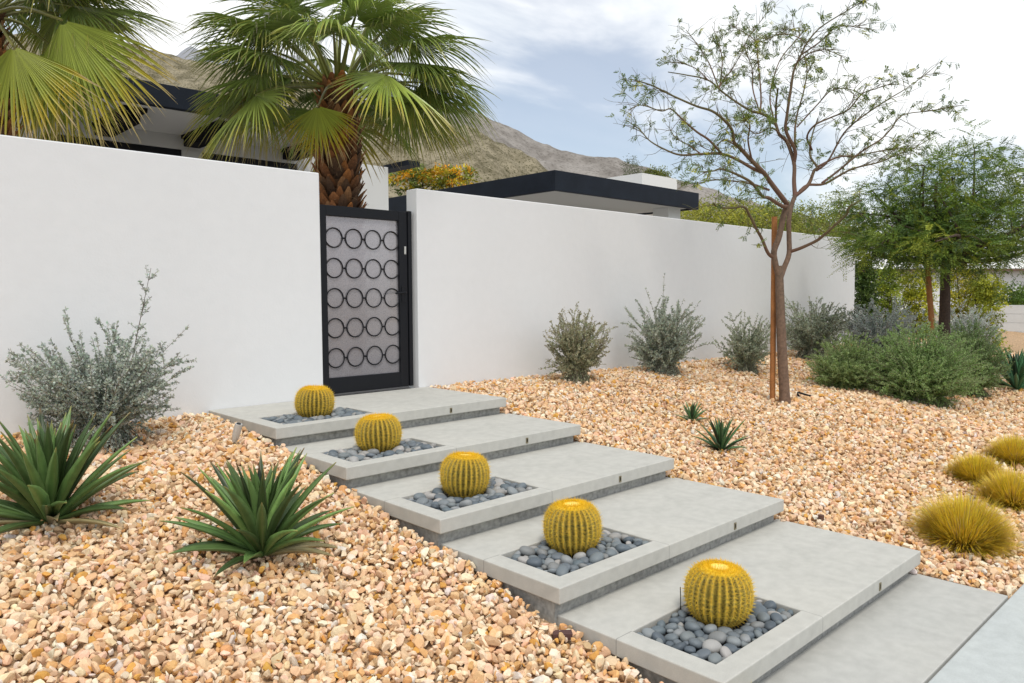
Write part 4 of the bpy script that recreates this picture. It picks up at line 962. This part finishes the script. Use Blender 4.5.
# clipped hedge columns and shrubs beyond the end of the wall
HC = [(864, 350, 262, 9, 17.2, ((0.08, 0.14, 0.03), (0.11, 0.17, 0.035)), 'narrow dark green column shrub tight against the end of the wall'),
      (885, 350, 268, 12, 18.5, ((0.34, 0.40, 0.04), (0.24, 0.32, 0.04)), 'narrow yellow green column shrub in front of the pale neighbour house'),
      (915, 350, 274, 17, 18.8, ((0.52, 0.52, 0.04), (0.36, 0.40, 0.04)), 'broad golden column shrub seen left of the leaning stake'),
      (960, 352, 264, 16, 19.0, ((0.54, 0.48, 0.05), (0.40, 0.41, 0.05)), 'tall golden column shrub just past the dark tree trunk'),
      (983, 362, 276, 15, 18.2, ((0.40, 0.42, 0.04), (0.28, 0.33, 0.04)), 'tall olive column shrub nearest the low block wall')]
for i, (px, pb, pt, hw, d, cols, lab) in enumerate(HC):
    b = at(px, pb, d); b[2] = min(b[2], -0.1); tz = at(px, pt, d)[2]; rad = hw*d/FPX
    nb = 4; bl = [((b[0], b[1], b[2]+(tz-b[2])*(j+0.6)/(nb+0.2)), (rad*(1.0 if j < nb-1 else 0.7), rad, (tz-b[2])/nb*0.75), 1) for j in range(nb)]
    leafy('column_shrub', lab, b, (tz-b[2])*0.3, 0.05, bl, 330, 22, 0.070, 0.5, cols, 60+i, cat='shrub', group='column shrubs beyond the wall', cl=0.13, hang=0.0, limbs=False, shell=0.6)
BT = [(715, 219, 46, 15, 27, ((0.34, 0.36, 0.04), (0.25, 0.29, 0.04), (0.40, 0.39, 0.05)), 'lime green tree behind the wall beside the roof corner', 205),
      (765, 222, 42, 16, 29, ((0.24, 0.28, 0.05), (0.18, 0.22, 0.045), (0.30, 0.31, 0.06)), 'olive green tree behind the wall and the staked tree', 206),
      (822, 226, 44, 18, 31, ((0.28, 0.31, 0.04), (0.20, 0.24, 0.04)), 'yellow green tree behind the far part of the wall', 207)]
for i, (px, py, hw, hh, d, cols, lab, sd_) in enumerate(BT):
    c = at(px, py, d); b = np.array([c[0], c[1], 0.0]); k = d/FPX
    leafy('background_tree', lab, b, c[2]*0.6, 0.10, [(c, (hw*k, hw*k, hh*k*1.3), 1), (c+np.array([0.5, 0.3, -0.9]), (hw*k*0.9, hw*k*0.9, hh*k*1.2), 0.8)], 420, 24, 0.13, 0.35, cols, sd_, group='trees behind the far wall', cl=0.45, hang=0.2)
c = at(632, 170, 34); b = np.array([c[0], c[1], 0.0])
leafy('cypress_tree', 'slender grey green treetop rising over the dark flat roof', b, c[2]-0.6, 0.06, [(c+np.array([0, 0, -0.2]), (0.35, 0.35, 0.75), 1)], 70, 22, 0.10, 0.3, ((0.12, 0.15, 0.08), (0.15, 0.17, 0.10)), 211, limbs=False, cl=0.25)
c = at(655, 178, 40); b = np.array([c[0], c[1], 0.0])
leafy('background_tree', 'small rounded bright green tree over the white roof box', b, c[2]-0.6, 0.08, [(c, (0.8, 0.8, 0.45), 1)], 130, 22, 0.13, 0.4, ((0.16, 0.20, 0.04), (0.20, 0.22, 0.05)), 212, limbs=False, cl=0.3, group='trees behind the far wall')
c = at(425, 178, 17); b = np.array([c[0], c[1], 0.0])
leafy('flowering_shrub', 'orange and yellow flowering shrub seen between the palm and the flat roof', b, c[2]-0.5, 0.06, [(at(410, 178, 17), (0.45, 0.45, 0.32), 1), (at(450, 179, 17), (0.45, 0.45, 0.35), 1)], 95, 26, 0.11, 0.42, ((0.66, 0.34, 0.02), (0.60, 0.48, 0.03), (0.16, 0.22, 0.04), (0.30, 0.34, 0.05)), 213, cat='shrub', limbs=False, cl=0.16, hang=-0.2)

# ------------------------------------------------------------------ house with beams
HY = 6.8
zt = at_y(170, 85, HY)[2]; zb_ = at_y(170, 107.5, HY)[2]
xl = at_y(20, 70, HY)[0]; xr = at_y(352, 110, HY)[0]
house = thing('house', 'modern house with a black flat roof edge and heavy beams behind the palms', 'house', (xl, HY, 0))
g = G(); g.box((xl, HY, zb_), (xr, HY+0.12, zt)); g.box((xl, HY+0.121, zt-0.14), (xr, HY+7, zt-0.02)); bevel(g.build('roof', M['fascia'], house), 0.006)
g = G(); g.box((xl+0.01, HY+0.122, zb_+0.02), (xr-0.01, HY+6.9, zb_+0.05)); g.build('soffit', M['soffit'], house)
WY = HY+1.9
wz_head = at_y(170, 148, WY)[2]
g = G(); xw0, xw1 = xl+0.2, xr+0.6
g.box((xw0, WY, wz_head), (xw1, WY+0.18, zb_+0.018))
piers = [at_y(p, 150, WY)[0] for p in (28, 192, 305)]
g.box((xw0, WY, 0), (piers[0], WY+0.18, wz_head-0.001))
for p in piers: g.box((p-0.17, WY-0.02, 0), (p+0.17, WY+0.2, wz_head-0.0012))
g.box((piers[2]+0.2, WY+0.001, 0), (xw1, WY+0.18, wz_head-0.0013))
g.build('wall', M['hstucco'], house)
for a, b in ((piers[0]+0.17, piers[1]-0.17), (piers[1]+0.17, piers[2]-0.17)):
    g = G(); g.box((a, WY+0.03, wz_head-0.10), (b, WY+0.10, wz_head-0.003)); g.box((a, WY+0.03, 0.02), (b, WY+0.10, 0.12))
    for xx in np.linspace(a+0.03, b-0.03, 4): g.box((xx-0.03, WY+0.031, 0.12), (xx+0.03, WY+0.099, wz_head-0.10))
    wn = g.build('window_wall', M['black'], house)
    g = G(); g.box((a+0.005, WY+0.06, 0.11), (b-0.005, WY+0.07, wz_head-0.09)); g.build('pane', M['glass'], wn)
for pxb in (92, 181, 280):
    xb = at_y(pxb, 140, WY)[0]; zbb = at_y(199, 143, WY)[2]
    g = G(); g.box((xb, HY+0.35, zbb+0.03), (xb+0.34, WY-0.001, zb_+0.018)); g.box((xb+0.03, HY+0.55, zbb-0.10), (xb+0.30, WY-0.03, zbb+0.029)); bevel(g.build('beam', M['beam'], house), 0.005)
# white courtyard block with a dark coping
d_ = 12.0
pv = thing('garden_pavilion', 'white courtyard block with a thin dark roof edge beside the palm trunk', 'pavilion', at(374, 297, d_)*np.array([1, 1, 0]))
a0 = at(345, 200, d_); bx = at_y(388.5, 200, a0[1]); ztop = at_y(386, 167, a0[1])[2]
g = G(); g.box((a0[0], a0[1], 0), (bx[0], a0[1]+0.3, ztop)); g.build('wall', M['white'], pv)
rx = at_y(387, 165, a0[1]+0.15)[0]
g = G(); g.box((bx[0]+0.005, a0[1]-0.55, ztop-0.03), (bx[0]+0.25, a0[1]+0.35, ztop+0.05)); g.build('roof', M['fascia'], pv)
# flat dark roof on the far side
RT = 3.18; RBm = 2.835
port = thing('flat_roofed_house', 'low white house with a wide dark blue flat roof edge behind the wall', 'house', (6.94, 4.41, 0))
g = G(); g.box((6.94, 4.41, RBm), (11.42, 4.50, RT)); g.box((6.94, 4.501, RBm), (7.03, 10.3, RT)); g.box((11.33, 4.501, RBm), (11.42, 10.3, RT)); g.box((7.031, 4.501, RT-0.10), (11.329, 10.3, RT-0.01)); bevel(g.build('roof', M['fascia'], port), 0.005)
g = G(); g.box((7.032, 4.502, RBm+0.03), (11.328, 10.29, RBm+0.06)); g.build('soffit', M['soffit'], port)
g = G(); g.box((8.6, 6.0, 0), (11.2, 9.8, RBm+0.029)); g.build('wall', M['white'], port)
p0 = at_y(642, 178, 7.5); p1 = at_y(677, 178, 7.5); zz1 = at_y(660, 176, 7.5)[2]
g = G(); g.box((p0[0], 7.5, RT-0.01), (p1[0], 10.2, zz1)); g.build('roof_box', M['white'], port)
pst = at_y(669, 214, 4.75)
g = G(); g.box((pst[0]-0.02, 4.75, 0), (pst[0]+0.42, 5.15, RBm+0.029)); g.build('pillar', M['white'], port)
# neighbour beyond the wall
nd = 38
nb = thing('neighbour_house', 'pale stucco house with a thin brown eave behind the column shrubs', 'house', at(900, 320, nd)*np.array([1, 1, 0]))
na, nb2 = at(845, 272, nd), at(1120, 272, nd); ndir = unit((nb2-na)*np.array([1, 1, 0])); nn = np.array([-ndir[1], ndir[0], 0])
def obox(g, o, u, v, lu, lv, z0, z1):
    V = [o+u*a+v*b+np.array([0, 0, c-o[2]]) for c in (z0, z1) for a, b in ((0, 0), (lu, 0), (lu, lv), (0, lv))]
    g.add(V, [(0,3,2,1),(4,5,6,7),(0,1,5,4),(1,2,6,5),(2,3,7,6),(3,0,4,7)])
g = G(); obox(g, na, ndir, nn, 14, 6, -0.5, na[2]); g.build('wall', M['stucco'], nb)
g = G(); obox(g, na-ndir*0.3-nn*0.5, ndir, nn, 14.5, 7, na[2]+0.002, na[2]+0.12); g.build('eave', mat('brown_eave', (0.16, 0.10, 0.075), 0.8), nb)
g = G(); e0_ = na-ndir*0.3-nn*0.5; V = [e0_+ndir*a+nn*b+np.array([0, 0, c+0.125]) for a, b, c in ((0, 0, 0), (14.5, 0, 0), (14.5, 7, 0), (0, 7, 0), (1.5, 3.5, 1.1), (13, 3.5, 1.1))]
g.add(V, [(0, 1, 5, 4), (2, 3, 4, 5)]); g.add(V, [(1, 2, 5), (3, 0, 4)]); g.build('roof', M['white'], nb)
bw = at(985, 338, 23); bw2 = at(1120, 352, 21); bd = unit((bw2-bw)*np.array([1, 1, 0])); bn = np.array([-bd[1], bd[0], 0]); bt = at(1000, 305, 23)[2]
lw = G(); hh_ = bt+0.35; nb_ = 4
for j in range(nb_):
    z0 = -0.4+j*(bt+0.4)/nb_; obox(lw, bw+bn*0.012*(j % 2)*0, bd, bn, 9, 0.2, z0+0.012, z0+(bt+0.4)/nb_); 
    obox(lw, bw+bn*0.012+bd*0.01, bd, bn, 8.98, 0.17, z0-0.003, z0+0.0115)
tag(lw.build('block_wall', M['block'], loc=bw), 'low pale block wall beyond the agave with a green hedge above', 'wall')
hg = at(1015, 294, 25); k = 25/FPX
leafy('hedge', 'bright green hedge showing over the low block wall', np.array([hg[0], hg[1], -0.3]), 0.5, 0.05, [(hg+np.array([a*ndir[0], a*ndir[1], -0.1]), (0.9, 0.9, 0.42), 1) for a in (-0.4, 0.8, 2.0)], 360, 24, 0.10, 0.45, ((0.09, 0.17, 0.02), (0.14, 0.22, 0.03)), 220, cat='hedge', limbs=False, cl=0.3)

# ------------------------------------------------------------------ small things on the gravel
spb = gp(233, 447); u_ = unit(CR*0.32+np.array([0, 0, 1])-CF*0.15); 
sl = thing('garden_spotlight', 'small silver garden spotlight tilted beside the topmost step', 'spotlight', spb)
g = G(); pts = np.linspace(spb+u_*0.05, spb+u_*0.20, 7); g.tube(pts, [0.017, 0.024, 0.028, 0.029, 0.029, 0.029, 0.027], 14); g.build('lamp_body', M['steel'], sl, smooth=True)
g = G(); g.tube([spb+u_*0.2005, spb+u_*0.203], 0.018, 12); g.build('lens', M['black'], sl)
g = G(); g.tube([spb-(0, 0, 0.06), spb+u_*0.05], 0.009, 8); g.build('stake', M['bronze'], sl)
rb = gp(563, 641, 0.03)
g = G(); u2 = unit(np.array([0.75, -0.65, 0])); obox(g, rb-u2*0.05, u2, np.array([-u2[1], u2[0], 0]), 0.10, 0.05, rb[2]-0.03, rb[2]+0.005)
tag(bevel(g.build('brown_brick', mat('dark_brick', (0.085, 0.04, 0.035), 0.8), loc=rb), 0.004), 'dark brown brick piece tucked under the second lowest step', 'brick')
hb = gp(800, 399, 0.02); g = G(); g.tube(bez([hb+(0, 0, -0.02), hb+(-0.03, 0.02, 0.06), hb+CR*0.05+(0, 0, 0.04), hb+CR*0.14+(0, 0, 0.015)], 10), 0.014, 6)
tag(g.build('drip_hose', M['black'], smooth=True, loc=hb), 'short black irrigation hose end sticking out beside the tree trunk', 'hose')
vb = gp(821, 522, 0.0); g = G(); g.tube([vb-(0, 0, 0.02), vb+(0, 0, 0.05)], 0.022, 10)
tag(g.build('sprinkler_head', mat('rust_plastic', (0.10, 0.045, 0.03), 0.7), loc=vb), 'short brown sprinkler cap in the gravel behind the lowest step', 'sprinkler')

# dry leaf litter that has blown against the shrubs
lr = np.random.default_rng(5); g = G()
spots = [np.array(o.location) for o in COL.objects if o.name.startswith(('silver_shrub', 'green_bush', 'agave', 'desert_tree'))]
for p in spots:
    n = 70; a = lr.uniform(0, 6.28, n); d = np.abs(lr.normal(0, 0.42, n))+0.05; x = p[0]+np.cos(a)*d; y = np.minimum(p[1]+np.sin(a)*d, 2.17)
    P = np.stack([x, y, gz(x, y)+0.022], -1); ok = ~on_steps(x, y); P = P[ok]; n = len(P)
    D = lr.normal(size=(n, 3))*np.array([1, 1, 0.25]); col = np.array([(0.24, 0.15, 0.07), (0.33, 0.24, 0.12), (0.16, 0.11, 0.06), (0.40, 0.33, 0.20)])[lr.integers(4, size=n)]
    g.leaves(P, D, np.array([0, 0, 1])+lr.normal(0, 0.4, (n, 3)), lr.uniform(0.02, 0.05, n), lr.uniform(0.004, 0.014, n), col)
tag(g.build('leaf_litter', M['leaf']), 'dry brown leaf litter lying on the gravel round the plants', 'leaf litter', None, 'stuff')
